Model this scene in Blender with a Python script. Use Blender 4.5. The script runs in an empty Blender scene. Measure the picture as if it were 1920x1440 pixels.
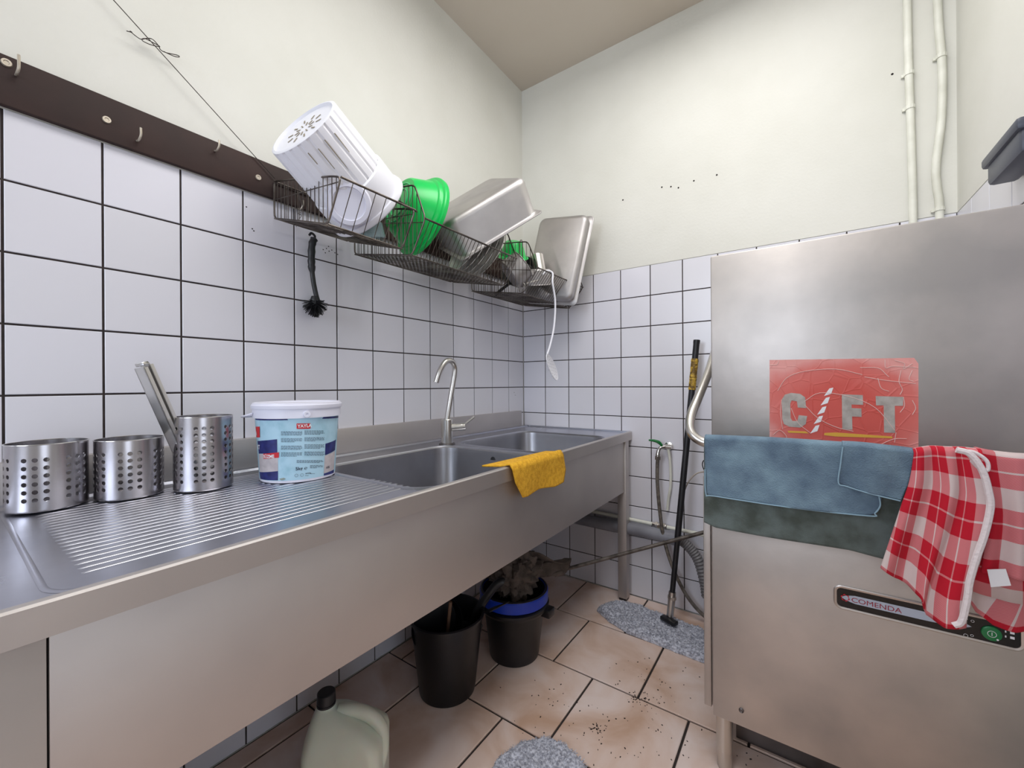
import bpy, bmesh, math, random
import numpy as np
from mathutils import Matrix, Vector, Euler
random.seed(7)
sc = bpy.context.scene
col = sc.collection
PI = math.pi

# ------------------------------------------------------------------ camera
F_PX = 767.47
YAW, PIT, ROL = -0.6146, 4e-4, -6.2e-3
CAM = np.array([9.0155 * .153, -13.5683 * .153, 7.1178 * .153])
fw = np.array([math.sin(YAW) * math.cos(PIT), math.cos(YAW) * math.cos(PIT), math.sin(PIT)])
rt = np.array([math.cos(YAW), -math.sin(YAW), 0.])
up = np.cross(rt, fw)
rt, up = rt * math.cos(ROL) + up * math.sin(ROL), up * math.cos(ROL) - rt * math.sin(ROL)
cd = bpy.data.cameras.new('camera')
cam = bpy.data.objects.new('camera', cd)
col.objects.link(cam)
M = Matrix(((rt[0], up[0], -fw[0], CAM[0]), (rt[1], up[1], -fw[1], CAM[1]), (rt[2], up[2], -fw[2], CAM[2]), (0, 0, 0, 1)))
cam.matrix_world = M
cd.sensor_width = 36
cd.lens = F_PX / 1920 * 36
cd.clip_start = .01
sc.camera = cam

# ------------------------------------------------------------------ world, lights, exposure
sc.view_settings.view_transform = 'Standard'
sc.view_settings.look = 'None'
sc.view_settings.gamma = 1
sc.view_settings.use_curve_mapping = False
sc.view_settings.exposure = -0.08
w = bpy.data.worlds.new('world')
sc.world = w
w.use_nodes = True
w.node_tree.nodes['Background'].inputs[0].default_value = (.75, .85, 1, 1)
w.node_tree.nodes['Background'].inputs[1].default_value = 2.0


def area(name, loc, rot, sx, sy, power, color):
    l = bpy.data.lights.new(name, 'AREA')
    l.shape = 'RECTANGLE'
    l.size, l.size_y, l.energy, l.color = sx, sy, power, color
    o = bpy.data.objects.new(name, l)
    o.location, o.rotation_euler = loc, rot
    col.objects.link(o)
    return o


# daylight entering by the big window in the rear wall, and by a glazed door on the right
area('window_daylight', (.65, -4.15, 1.80), (PI / 2, 0, 0), 1.1, 1.3, 28, (.80, .88, 1))
area('door_daylight', (3.35, -2.9, 1.15), (PI / 2, 0, PI / 2), 1.1, 2.0, 6, (.93, .96, 1))
# ceiling luminaire
area('ceiling_light', (1.12, -1.22, 2.79), (0, 0, 0), .8, 1.5, 28, (1, .985, .96))


# ------------------------------------------------------------------ helpers
def lin(c):
    c = c / 255
    return c / 12.92 if c <= .04045 else ((c + .055) / 1.055) ** 2.4


def rgb(r, g, b):
    return (lin(r), lin(g), lin(b), 1)


def mat(name, c, rough=.5, metal=0., c2=None, scale=8., bump=0., bscale=40., detail=4., stretch=None, spec=None, trans=0.,
        contrast=(.35, .65), rvar=0., aniso=0., coat=0., ior=None, alpha=None):
    m = bpy.data.materials.new(name)
    m.use_nodes = True
    nt = m.node_tree
    b = nt.nodes['Principled BSDF']
    b.inputs['Base Color'].default_value = c
    b.inputs['Roughness'].default_value = rough
    b.inputs['Metallic'].default_value = metal
    if spec is not None:
        b.inputs['Specular IOR Level'].default_value = spec
    if ior:
        b.inputs['IOR'].default_value = ior
    if trans:
        b.inputs['Transmission Weight'].default_value = trans
    if aniso:
        b.inputs['Anisotropic'].default_value = aniso
    if coat:
        b.inputs['Coat Weight'].default_value = coat
    if alpha:
        b.inputs['Alpha'].default_value = alpha
    tc = nt.nodes.new('ShaderNodeTexCoord')
    mp = nt.nodes.new('ShaderNodeMapping')
    nt.links.new(tc.outputs['Object'], mp.inputs[0])
    if stretch:
        mp.inputs['Scale'].default_value = stretch
    if c2 is not None or rvar:
        n = nt.nodes.new('ShaderNodeTexNoise')
        n.inputs['Scale'].default_value = scale
        n.inputs['Detail'].default_value = detail
        nt.links.new(mp.outputs[0], n.inputs['Vector'])
        r = nt.nodes.new('ShaderNodeMapRange')
        r.inputs[1].default_value, r.inputs[2].default_value = contrast
        nt.links.new(n.outputs['Fac'], r.inputs[0])
        if c2 is not None:
            mx = nt.nodes.new('ShaderNodeMix')
            mx.data_type = 'RGBA'
            mx.inputs[6].default_value = c
            mx.inputs[7].default_value = c2
            nt.links.new(r.outputs[0], mx.inputs[0])
            nt.links.new(mx.outputs[2], b.inputs['Base Color'])
        if rvar:
            r2 = nt.nodes.new('ShaderNodeMapRange')
            r2.inputs[3].default_value, r2.inputs[4].default_value = rough - rvar, rough + rvar
            nt.links.new(n.outputs['Fac'], r2.inputs[0])
            nt.links.new(r2.outputs[0], b.inputs['Roughness'])
    if bump:
        n2 = nt.nodes.new('ShaderNodeTexNoise')
        n2.inputs['Scale'].default_value = bscale
        n2.inputs['Detail'].default_value = 6
        nt.links.new(mp.outputs[0], n2.inputs['Vector'])
        bp = nt.nodes.new('ShaderNodeBump')
        bp.inputs['Strength'].default_value = bump
        bp.inputs['Distance'].default_value = .002
        nt.links.new(n2.outputs['Fac'], bp.inputs['Height'])
        nt.links.new(bp.outputs[0], b.inputs['Normal'])
    return m


def ray(u, v):
    return fw + rt * (u - 960) / F_PX - up * (v - 720) / F_PX


def on(ax, val, u, v):
    """3D point of the plane <axis ax> = val that is seen at a pixel of the calibrated photograph"""
    d = ray(u, v)
    return Vector(CAM + d * (val - CAM[ax]) / d[ax])


def at(u, v, depth):
    return Vector(CAM + ray(u, v) * depth)


class MB:
    def __init__(s):
        s.v, s.f, s.uv = [], [], None

    def add(s, vs, fs, M=None):
        o = len(s.v)
        if M is not None:
            vs = [M @ Vector(p) for p in vs]
        s.v += [tuple(p) for p in vs]
        s.f += [tuple(i + o for i in f) for f in fs]
        return s

    def box(s, x0, x1, y0, y1, z0, z1, M=None, bev=0.):
        if bev <= 0:
            vs = [(x, y, z) for x in (x0, x1) for y in (y0, y1) for z in (z0, z1)]
            return s.add(vs, [(0, 1, 3, 2), (4, 6, 7, 5), (0, 4, 5, 1), (2, 3, 7, 6), (0, 2, 6, 4), (1, 5, 7, 3)], M)
        bm = bmesh.new()
        bmesh.ops.create_cube(bm, size=1)
        for q in bm.verts:
            q.co = Vector(((x0 + x1) / 2 + q.co.x * (x1 - x0), (y0 + y1) / 2 + q.co.y * (y1 - y0), (z0 + z1) / 2 + q.co.z * (z1 - z0)))
        bmesh.ops.bevel(bm, geom=list(bm.edges), offset=bev, segments=2, affect='EDGES', profile=.5)
        bm.verts.index_update()
        s.add([q.co.copy() for q in bm.verts], [[q.index for q in f.verts] for f in bm.faces], M)
        bm.free()
        return s

    def tube(s, path, r, n=8, closed=False, cap=True, M=None):
        P = [Vector(p) for p in path]
        k = len(P)
        rs = r if isinstance(r, (list, tuple)) else [r] * k
        T = []
        for i in range(k):
            a = P[(i - 1) % k] if closed or i > 0 else P[i]
            b = P[(i + 1) % k] if closed or i < k - 1 else P[i]
            T.append((b - a).normalized())
        N = T[0].orthogonal().normalized()
        vs, fs = [], []
        for i in range(k):
            if i:
                q = T[i - 1].rotation_difference(T[i])
                N = (q @ N)
                N = (N - T[i] * N.dot(T[i])).normalized()
            B = T[i].cross(N)
            for j in range(n):
                a = 2 * PI * j / n
                vs.append(P[i] + (N * math.cos(a) + B * math.sin(a)) * rs[i])
        for i in range(k if closed else k - 1):
            for j in range(n):
                a, b = i * n + j, i * n + (j + 1) % n
                c, d = ((i + 1) % k) * n + (j + 1) % n, ((i + 1) % k) * n + j
                fs.append((a, b, c, d))
        if cap and not closed:
            fs.append(tuple(range(n))[::-1])
            fs.append(tuple((k - 1) * n + j for j in range(n)))
        return s.add(vs, fs, M)

    def lathe(s, prof, n=32, M=None, sy=1.):
        vs, fs = [], []
        for r, z in prof:
            for j in range(n):
                a = 2 * PI * j / n
                vs.append((r * math.cos(a), r * math.sin(a) * sy, z))
        for i in range(len(prof) - 1):
            for j in range(n):
                fs.append((i * n + j, i * n + (j + 1) % n, (i + 1) * n + (j + 1) % n, (i + 1) * n + j))
        if prof[0][0] > 1e-4:
            pass
        return s.add(vs, fs, M)

    def disc(s, r, z, n=32, M=None):
        return s.add([(r * math.cos(2 * PI * j / n), r * math.sin(2 * PI * j / n), z) for j in range(n)], [tuple(range(n))], M)

    def loft(s, rings, closed=True, capa=False, capb=False, M=None):
        n = len(rings[0])
        vs = [p for r_ in rings for p in r_]
        fs = []
        for i in range(len(rings) - 1):
            for j in range(n if closed else n - 1):
                fs.append((i * n + j, i * n + (j + 1) % n, (i + 1) * n + (j + 1) % n, (i + 1) * n + j))
        if capa:
            fs.append(tuple(range(n))[::-1])
        if capb:
            fs.append(tuple((len(rings) - 1) * n + j for j in range(n)))
        return s.add(vs, fs, M)

    def prism(s, pts, off):
        """flat polygon (3D points) extruded by vector off"""
        P = [Vector(p) for p in pts]
        n = len(P)
        Q = [p + Vector(off) for p in P]
        return s.add(P + Q, [tuple(range(n)), tuple(range(2 * n - 1, n - 1, -1))] + [(i, (i + 1) % n, n + (i + 1) % n, n + i)[::-1] for i in range(n)])

    def build(s, name, m, parent=None, smooth=True, ang=.6, uv=None, fix=True):
        me = bpy.data.meshes.new(name)
        me.from_pydata(s.v, [], s.f)
        if fix:
            bm = bmesh.new()
            bm.from_mesh(me)
            bmesh.ops.recalc_face_normals(bm, faces=bm.faces)
            bm.to_mesh(me)
            bm.free()
        if uv is not None:
            l = me.uv_layers.new(name='UVMap')
            for lp in me.loops:
                l.data[lp.index].uv = uv[lp.vertex_index]
        me.materials.append(m)
        if smooth:
            me.shade_smooth()
            me.set_sharp_from_angle(angle=ang)
        o = bpy.data.objects.new(name, me)
        col.objects.link(o)
        if parent:
            o.parent = parent
            o.matrix_parent_inverse = parent.matrix_world.inverted()
        return o


def tag(o, label=None, cat=None, group=None, kind=None):
    if label:
        o['label'] = label
    if cat:
        o['category'] = cat
    if group:
        o['group'] = group
    if kind:
        o['kind'] = kind
    return o


def thing(name, label, cat, loc=(0, 0, 0), group=None):
    o = bpy.data.objects.new(name, None)
    o.empty_display_size = .05
    col.objects.link(o)
    o.location = loc
    o.matrix_world = Matrix.Translation(loc)
    return tag(o, label, cat, group)


def struct(o):
    o['kind'] = 'structure'
    return o


def axis_matrix(loc, z, x=None):
    z = Vector(z).normalized()
    x = Vector(x) if x else z.orthogonal()
    x = (x - z * x.dot(z)).normalized()
    y = z.cross(x)
    return Matrix(((x.x, y.x, z.x, loc[0]), (x.y, y.y, z.y, loc[1]), (x.z, y.z, z.z, loc[2]), (0, 0, 0, 1)))


def smooth_path(pts, n=8):
    """Catmull-Rom through points"""
    P = [Vector(p) for p in pts]
    P = [P[0] * 2 - P[1]] + P + [P[-1] * 2 - P[-2]]
    out = []
    for i in range(1, len(P) - 2):
        for k in range(n):
            t = k / n
            a, b, c, d = P[i - 1], P[i], P[i + 1], P[i + 2]
            out.append(.5 * ((2 * b) + (c - a) * t + (2 * a - 5 * b + 4 * c - d) * t * t + (3 * b - a - 3 * c + d) * t ** 3))
    out.append(P[-2])
    return out


def rrect(hx, hy, r, n=6, z=0., cx=0., cy=0.):
    out = []
    for q, (sx, sy) in enumerate(((1, 1), (-1, 1), (-1, -1), (1, -1))):
        for i in range(n + 1):
            a = q * PI / 2 + PI / 2 * i / n
            out.append((cx + sx * (hx - r) + r * math.cos(a), cy + sy * (hy - r) + r * math.sin(a), z))
    return out


def rrect_outer(hx, hy, r, n=6, z=0., cx=0., cy=0.):
    out = []
    for q, (sx, sy) in enumerate(((1, 1), (-1, 1), (-1, -1), (1, -1))):
        for i in range(n + 1):
            a = q * PI / 2 + PI / 2 * i / n
            c, s_ = math.cos(a), math.sin(a)
            k = r / max(abs(c), abs(s_))
            out.append((cx + sx * (hx - r) + k * c, cy + sy * (hy - r) + k * s_, z))
    return out


def text_mesh(s, size, bold=0.):
    cu = bpy.data.curves.new('t', 'FONT')
    cu.body = s
    cu.size = size
    cu.align_x = 'LEFT'
    cu.offset = bold
    cu.extrude = 0
    o = bpy.data.objects.new('t', cu)
    col.objects.link(o)
    bpy.context.view_layer.update()
    me = bpy.data.meshes.new_from_object(o.evaluated_get(bpy.context.evaluated_depsgraph_get()))
    vs = [q.co.copy() for q in me.vertices]
    fs = [tuple(p.vertices) for p in me.polygons]
    bpy.data.objects.remove(o)
    bpy.data.meshes.remove(me)
    return vs, fs


# ------------------------------------------------------------------ materials
m_plaster = mat('painted_plaster', rgb(221, 220, 213), .75, c2=rgb(214, 213, 205), scale=2.5, bump=.35, bscale=90)
m_ceiling = mat('ceiling_paint', rgb(206, 196, 184), .8, c2=rgb(200, 189, 176), scale=1.5, bump=.2, bscale=60)
m_grout = mat('dark_grout', rgb(44, 38, 38), .9, c2=rgb(60, 50, 48), scale=30)
m_floorgrout = mat('floor_grout', rgb(48, 40, 38), .9)


def tile_mat():
    m = mat('glazed_tile', rgb(224, 224, 232), .22, bump=.05, bscale=12)
    nt = m.node_tree
    b = nt.nodes['Principled BSDF']
    oi = nt.nodes.new('ShaderNodeObjectInfo')
    mx = nt.nodes.new('ShaderNodeMix')
    mx.data_type = 'RGBA'
    mx.inputs[6].default_value = rgb(224, 223, 232)
    mx.inputs[7].default_value = rgb(218, 217, 224)
    nt.links.new(oi.outputs['Random'], mx.inputs[0])
    nt.links.new(mx.outputs[2], b.inputs['Base Color'])
    return m


m_tile = tile_mat()


def floor_mat():
    m = bpy.data.materials.new('floor_tile')
    m.use_nodes = True
    nt = m.node_tree
    b = nt.nodes['Principled BSDF']
    b.inputs['Roughness'].default_value = .42
    tc = nt.nodes.new('ShaderNodeTexCoord')
    oi = nt.nodes.new('ShaderNodeObjectInfo')
    ad = nt.nodes.new('ShaderNodeVectorMath')
    ad.operation = 'MULTIPLY_ADD'
    ad.inputs[1].default_value = (1, 1, 1)
    mu = nt.nodes.new('ShaderNodeVectorMath')
    mu.operation = 'SCALE'
    mu.inputs['Scale'].default_value = 1.
    nt.links.new(oi.outputs['Location'], mu.inputs[0])
    nt.links.new(tc.outputs['Object'], ad.inputs[0])
    nt.links.new(mu.outputs[0], ad.inputs[2])
    n = nt.nodes.new('ShaderNodeTexNoise')
    n.inputs['Scale'].default_value = 5.
    n.inputs['Detail'].default_value = 7
    n.inputs['Distortion'].default_value = .6
    nt.links.new(ad.outputs[0], n.inputs['Vector'])
    r = nt.nodes.new('ShaderNodeValToRGB')
    e = r.color_ramp.elements
    e[0].position, e[0].color = .32, rgb(194, 160, 138)
    e[1].position, e[1].color = .68, rgb(226, 208, 201)
    k = e.new(.5)
    k.color = rgb(214, 188, 174)
    nt.links.new(n.outputs['Fac'], r.inputs[0])
    nt.links.new(r.outputs[0], b.inputs['Base Color'])
    n2 = nt.nodes.new('ShaderNodeTexNoise')
    n2.inputs['Scale'].default_value = 40
    nt.links.new(ad.outputs[0], n2.inputs['Vector'])
    bp = nt.nodes.new('ShaderNodeBump')
    bp.inputs['Strength'].default_value = .15
    bp.inputs['Distance'].default_value = .002
    nt.links.new(n2.outputs['Fac'], bp.inputs['Height'])
    nt.links.new(bp.outputs[0], b.inputs['Normal'])
    return m


m_floor = floor_mat()
m_board = mat('brown_board', rgb(56, 33, 27), .72, c2=rgb(42, 25, 21), scale=6, bump=.3, bscale=30)
m_steel = mat('brushed_steel', (.60, .58, .56, 1), .34, 1., c2=(.50, .48, .47, 1), scale=3, bump=.12, bscale=60, stretch=(1, .12, 1), rvar=.08)
m_top = mat('worktop_steel', (.53, .54, .60, 1), .30, 1., c2=(.43, .44, .50, 1), scale=5, bump=.10, bscale=50, rvar=.08)
m_basin = mat('basin_steel', (.42, .42, .45, 1), .35, 1., c2=(.34, .34, .37, 1), scale=5, bump=.1, bscale=60, rvar=.08)
m_apron = mat('apron_steel', (.62, .585, .565, 1), .55, 1., c2=(.52, .49, .48, 1), scale=2.2, bump=.1, bscale=70, rvar=.06)
m_mach = mat('machine_steel', (.62, .575, .545, 1), .50, 1., c2=(.43, .41, .40, 1), scale=3.2, bump=.15, bscale=50, rvar=.10, detail=8)
m_dsteel = mat('dark_steel', (.22, .20, .20, 1), .4, 1., c2=(.15, .14, .14, 1), scale=6)
m_cup = mat('cup_steel', (.50, .48, .50, 1), .27, 1., c2=(.44, .42, .44, 1), scale=3, bump=.05, stretch=(1, 1, .1))
m_wire = mat('basket_wire', (.20, .175, .155, 1), .42, 1., c2=(.09, .075, .065, 1), scale=14, contrast=(.4, .6))
m_pan = mat('pan_steel', (.54, .52, .51, 1), .5, 1., c2=(.46, .44, .44, 1), scale=7, bump=.2, bscale=40, rvar=.08)
m_chrome = mat('chrome', (.68, .66, .64, 1), .18, 1.)
m_satin = mat('satin_tube', (.62, .60, .57, 1), .28, 1.)
m_white = mat('white_plastic', rgb(238, 238, 244), .4, c2=rgb(230, 230, 238), scale=6)
m_whitetub = mat('white_tub', rgb(226, 226, 240), .35)
m_plate = mat('white_china', rgb(238, 236, 232), .15)
m_green = mat('green_plastic', rgb(10, 200, 90), .3, c2=rgb(20, 178, 80), scale=6, trans=.0)
m_green.node_tree.nodes['Principled BSDF'].inputs['Subsurface Weight'].default_value = .25
m_green.node_tree.nodes['Principled BSDF'].inputs['Subsurface Radius'].default_value = (.01, .05, .02)
m_clear = mat('clear_plastic', rgb(214, 232, 236), .15, trans=.75, ior=1.25)
m_black = mat('black_plastic', rgb(22, 22, 25), .42, c2=rgb(32, 32, 36), scale=12)
m_bucket = mat('bucket_black', rgb(15, 15, 18), .36, c2=rgb(24, 23, 28), scale=7, bump=.1)
m_blue = mat('blue_plastic', rgb(20, 55, 170), .35)
m_yellowcloth = mat('yellow_microfibre', rgb(232, 178, 48), .95, c2=rgb(206, 150, 28), scale=90, bump=1., bscale=300)
m_bluecloth = mat('bluegrey_microfibre', rgb(126, 152, 168), .95, c2=rgb(88, 108, 128), scale=18, bump=1., bscale=350, contrast=(.3, .7))
m_darkcloth = mat('dark_microfibre', rgb(108, 120, 118), .95, c2=rgb(78, 86, 80), scale=20, bump=1., bscale=350)
m_rag = mat('floor_rag', rgb(104, 92, 84), .95, c2=rgb(70, 60, 54), scale=14, bump=1., bscale=200)
m_mop = mat('mop_fibre', rgb(206, 208, 220), .95, c2=rgb(150, 152, 164), scale=110, bump=1., bscale=160, contrast=(.4, .62))
m_pvc = mat('grey_pvc', rgb(140, 142, 152), .4, c2=rgb(120, 120, 128), scale=9)
m_hose = mat('braided_hose', rgb(128, 120, 112), .4, .3, c2=rgb(90, 84, 78), scale=60)
m_whpipe = mat('painted_pipe', rgb(232, 232, 222), .5, c2=rgb(214, 214, 202), scale=10, bump=.3, bscale=50)
m_jug = mat('milky_plastic', rgb(222, 224, 208), .38, c2=rgb(206, 208, 192), scale=5)
m_jug.node_tree.nodes['Principled BSDF'].inputs['Subsurface Weight'].default_value = .3
m_tape = mat('yellow_tape', rgb(196, 160, 60), .6, c2=rgb(110, 84, 30), scale=50, contrast=(.45, .55))
m_red = mat('red_print', rgb(206, 38, 48), .5)
m_navy = mat('navy_print', rgb(28, 32, 92), .5, c2=rgb(44, 50, 120), scale=60)
m_lblue = mat('pale_blue_label', rgb(178, 214, 232), .45, c2=rgb(142, 188, 206), scale=22, contrast=(.5, .8))
m_ink = mat('dark_ink', rgb(40, 50, 70), .6)
m_whiteprint = mat('white_print', rgb(238, 238, 242), .5)
m_greyphoto = mat('grey_print', rgb(206, 198, 200), .5, c2=rgb(184, 176, 180), scale=40)
m_dirt = mat('crumb', rgb(30, 20, 18), .8)
m_screw = mat('screw_metal', rgb(190, 180, 165), .4, .6)
m_dispenser = mat('grey_dispenser', rgb(66, 70, 84), .4)
m_olive = mat('spoon_print', rgb(150, 160, 150), .5)

# ------------------------------------------------------------------ room shell
H, XR, XF, YB, YP = 2.87, 1.831, 3.4, -4.2, -1.35
struct(MB().box(-.15, XF + .15, YB - .15, .15, -.15, -.006).build('floor', m_floorgrout, smooth=False))
floor = bpy.data.objects['floor']
struct(MB().box(-.15, XF + .15, YB - .15, .15, H, H + .15).build('ceiling', m_ceiling, smooth=False))
wl = struct(MB().box(-.15, 0, YB, 0, 1.683, H).box(-.15, -.004, YB, 0, -.006, 1.683).build('wall_left', m_plaster, smooth=False))
wb = struct(MB().box(-.15, XR + .15, 0, .15, 1.683, H).box(-.15, XR + .15, .004, .15, -.006, 1.683).build('wall_back', m_plaster, smooth=False))
wr = struct(MB().box(XR, XR + .15, YP, 0, 1.683, H).box(XR + .004, XR + .15, YP, 0, -.006, 1.683).box(XR + .15, XF + .15, YP, YP + .15, -.006, H).build('wall_right', m_plaster, smooth=False))
# rear wall with a window opening, side wall with a door opening (behind the camera)
struct(MB().box(-.15, .1, YB - .15, YB, -.006, H).box(1.2, XF + .15, YB - .15, YB, -.006, H)
       .box(.1, 1.2, YB - .15, YB, -.006, 1.1).box(.1, 1.2, YB - .15, YB, 2.45, H).build('wall_rear', m_plaster, smooth=False))
struct(MB().box(XF, XF + .15, YB, -3.45, -.006, H).box(XF, XF + .15, -2.35, YP, -.006, H).box(XF, XF + .15, -3.45, -2.35, 2.15, H)
       .build('wall_side', m_plaster, smooth=False))
wf = MB()
for a, b in ((.1, .15), (.63, .67), (1.15, 1.2)):
    wf.box(a, b, YB - .08, YB - .03, 1.1, 2.45)
wf.box(.1, 1.2, YB - .08, YB - .03, 1.1, 1.15).box(.1, 1.2, YB - .08, YB - .03, 2.40, 2.45)
struct(wf.build('window_1', m_white, smooth=False))
df = MB()
for a, b in ((-3.45, -3.39), (-2.41, -2.35)):
    df.box(XF + .03, XF + .08, a, b, 0, 2.15)
df.box(XF + .03, XF + .08, -3.45, -2.35, 2.09, 2.15).box(XF + .03, XF + .08, -3.45, -2.35, 0, .08)
struct(df.build('door_1', m_white, smooth=False))

S = .153
# grout beds
MB().box(-.0035, -.0030, YB, 0, 0, 1.681).build('grout_bed', m_grout, wl, smooth=False)
MB().box(0, XR, .0030, .0035, 0, 1.681).build('grout_bed', m_grout, wb, smooth=False)
MB().box(XR + .0030, XR + .0035, YP, 0, .7, 1.681).build('grout_bed', m_grout, wr, smooth=False)


def tile_mesh(name, w_, h_, t, m, bev=.0012):
    """tile lying in local XY, front at z=0, thickness t"""
    a, b = w_ / 2, h_ / 2
    r0 = [(-a, -b, -t), (a, -b, -t), (a, b, -t), (-a, b, -t)]
    r1 = [(-a, -b, -bev), (a, -b, -bev), (a, b, -bev), (-a, b, -bev)]
    r2 = [(-a + bev, -b + bev, 0), (a - bev, -b + bev, 0), (a - bev, b - bev, 0), (-a + bev, b - bev, 0)]
    me = bpy.data.meshes.new(name)
    vs = r0 + r1 + r2
    fs = []
    for k in (0, 4):
        for j in range(4):
            fs.append((k + j, k + (j + 1) % 4, k + 4 + (j + 1) % 4, k + 4 + j))
    fs.append((8, 9, 10, 11))
    me.from_pydata(vs, [], fs)
    me.materials.append(m)
    return me


g = .0045
tm = tile_mesh('tile', S - g, S - g, .0034, m_tile)
tm_top = tile_mesh('tile', S - g, S - .0005, .0034, m_tile)


def place_tile(me, mtx, parent):
    o = bpy.data.objects.new('tile', me)
    o.matrix_world = mtx
    col.objects.link(o)
    o.parent = parent
    return o


def jig():
    return Matrix.Rotation(random.uniform(-.002, .002), 4, 'X') @ Matrix.Rotation(random.uniform(-.002, .002), 4, 'Y')


RL = Matrix(((0, 0, 1, 0), (1, 0, 0, 0), (0, 1, 0, 0), (0, 0, 0, 1)))      # local xy -> world yz, normal +x
RB = Matrix(((1, 0, 0, 0), (0, 0, -1, 0), (0, 1, 0, 0), (0, 0, 0, 1)))     # normal -y
RR = Matrix(((0, 0, -1, 0), (-1, 0, 0, 0), (0, 1, 0, 0), (0, 0, 0, 1)))    # normal -x
for k in range(17):
    for r in range(11):
        place_tile(tm, Matrix.Translation((0, -(k + .5) * S, (r + .5) * S)) @ RL @ jig(), wl)
for k in range(12):
    for r in range(11):
        if k == 11:
            me = tile_mesh('tile', XR - 11 * S - g, S - g, .0034, m_tile) if r == 0 else me
            xc = (11 * S + XR) / 2
        else:
            me_, xc = tm, (k + .5) * S
        place_tile(me if k == 11 else tm, Matrix.Translation((xc, 0, (r + .5) * S)) @ RB @ jig(), wb)
for k in range(8):
    for r in range(5, 11):
        place_tile(tm, Matrix.Translation((XR, -(k + .5) * S + .008, (r + .5) * S)) @ RR @ jig(), wr)
# floor tiles, running bond
P_ = .3345
ft = tile_mesh('tile', P_ - .0075, P_ - .0075, .0055, m_floor, bev=.002)
for j in range(13):
    x0 = .075 if j % 2 == 0 else .242
    i0 = -1
    y1 = -j * P_
    for i in range(-1, 10):
        a, b = x0 + i * P_, x0 + (i + 1) * P_
        lim = XR if y1 > YP + .1 else XF
        a2, b2 = max(a, 0), min(b, lim)
        c2, d2 = max(y1 - P_, YB), y1
        if b2 - a2 < .03 or d2 - c2 < .03:
            continue
        full = abs(b2 - a2 - P_) < 1e-4 and abs(d2 - c2 - P_) < 1e-4
        me = ft if full else tile_mesh('tile', b2 - a2 - .0075, d2 - c2 - .0075, .0055, m_floor, bev=.002)
        place_tile(me, Matrix.Translation(((a2 + b2) / 2, (c2 + d2) / 2, 0)) @ Matrix.Rotation(0, 4, 'Z'), floor)

# small nail holes and specks in the plaster of the back wall
hl = MB()
for u, v in ((1168, 375), (1241, 351), (1258, 350), (1272, 352), (1301, 339), (1344, 328), (1673, 139)):
    p = on(1, 0, u, v)
    hl.lathe([(0, 0), (.004, .0002), (.0035, .0015), (0, .002)], 8, axis_matrix((p.x, 0, p.z), (0, -1, 0)))
tag(hl.build('nail_hole', m_dirt, wb), kind='stuff')

sp_l = MB()
for u, v in ((606, 468), (612, 466), (617, 471), (622, 469), (628, 474), (610, 474), (616, 462), (633, 477), (473, 429), (476, 433), (462, 388), (964, 736), (966, 741)):
    p = on(0, 0, u, v)
    sp_l.lathe([(0, 0), (.0022, .0001), (.0018, .0008), (0, .001)], 7, axis_matrix((0, p.y, p.z), (1, 0, 0)))
tag(sp_l.build('dark_speck', m_dirt, wl), kind='stuff')
# ceiling luminaire housing (behind the camera)
t = thing('ceiling_lamp', 'long white fluorescent ceiling lamp behind the viewer', 'lamp', (1.12, -1.22, 2.83))
MB().box(.68, 1.56, -2.02, -.42, 2.80, 2.865, bev=.008).build('housing', m_white, t)

# ------------------------------------------------------------------ brown board with hooks
bd = thing('wall_board', 'dark brown wooden board screwed along the left wall above the tiles', 'board', (.006, -1.6, 1.683))
MB().box(0.0, .016, -2.9, -.03, 1.683, 1.789, bev=.002).build('board', m_board, bd)
for u, v in ((200, 225), (484, 333), (12, 118)):
    p = on(0, .016, u, v)
    sm = MB().lathe([(0, .002), (.0035, .002), (.0045, .0036), (.0075, .0036), (.0085, .0005), (.0085, -.003)], 16, axis_matrix((.016, p.y, p.z), (1, 0, 0)))
    sm.build('screw', m_screw, bd)
for i, (u, v, h_) in enumerate(((30, 138, .030), (257, 262, .022), (403, 281, .020), (560, 390, .02))):
    p = on(0, .016, u, v)
    y, z = p.y, p.z
    pts = smooth_path([(.012, y, z - .002), (.030, y, z - .006), (.040, y + .002, z + .004), (.040, y + .002, z + h_)], 5)
    MB().tube(pts, .0026, 8).build('hook', m_screw, bd)

# wire from the ceiling to the left basket
wr_ = MB()
a, b = Vector((.022, -1.448, 1.745)), Vector((.03, -2.935, 2.868))
mid = [a.lerp(b, t_) for t_ in (0, .25, .5, .75, 1)]
wr_.tube(mid, .0012, 5)
k0 = on(0, .022, 285, 88)
kn = [on(0, .022, *q) for q in ((237, 58), (247, 62), (243, 60), (262, 73), (272, 71), (285, 77), (300, 87), (280, 84), (265, 76), (283, 73), (297, 84), (302, 92), (312, 98), (332, 104), (335, 108), (325, 106), (307, 96))]
kn = [Vector((p.x + .004 * math.sin(i), p.y, p.z)) for i, p in enumerate(kn)]
wr_.tube(smooth_path(kn, 4), .0011, 5)
tag(wr_.build('hanging_wire', mat('thin_wire', rgb(60, 52, 48), .5, .5)), 'thin dark wire with a twisted knot running from the ceiling to the dish basket', 'wire')

# ------------------------------------------------------------------ sink unit
ZT = .836
sink = thing('sink_unit', 'long stainless steel sink unit with two basins and ribbed drainer', 'sink', (.35, -1.2, 0))
tb = MB()
YL = -2.75
B1 = (.405, -1.125, .236, .280)   # cx, cy, hx, hy
B2 = (.400, -.510, .240, .275)
R_ = .075
for (cx_, cy_, hx, hy) in (B1, B2):
    inner = rrect(hx, hy, R_, 6, ZT, cx_, cy_)
    tb.loft([rrect_outer(hx, hy, R_, 6, ZT, cx_, cy_), inner])
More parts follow.
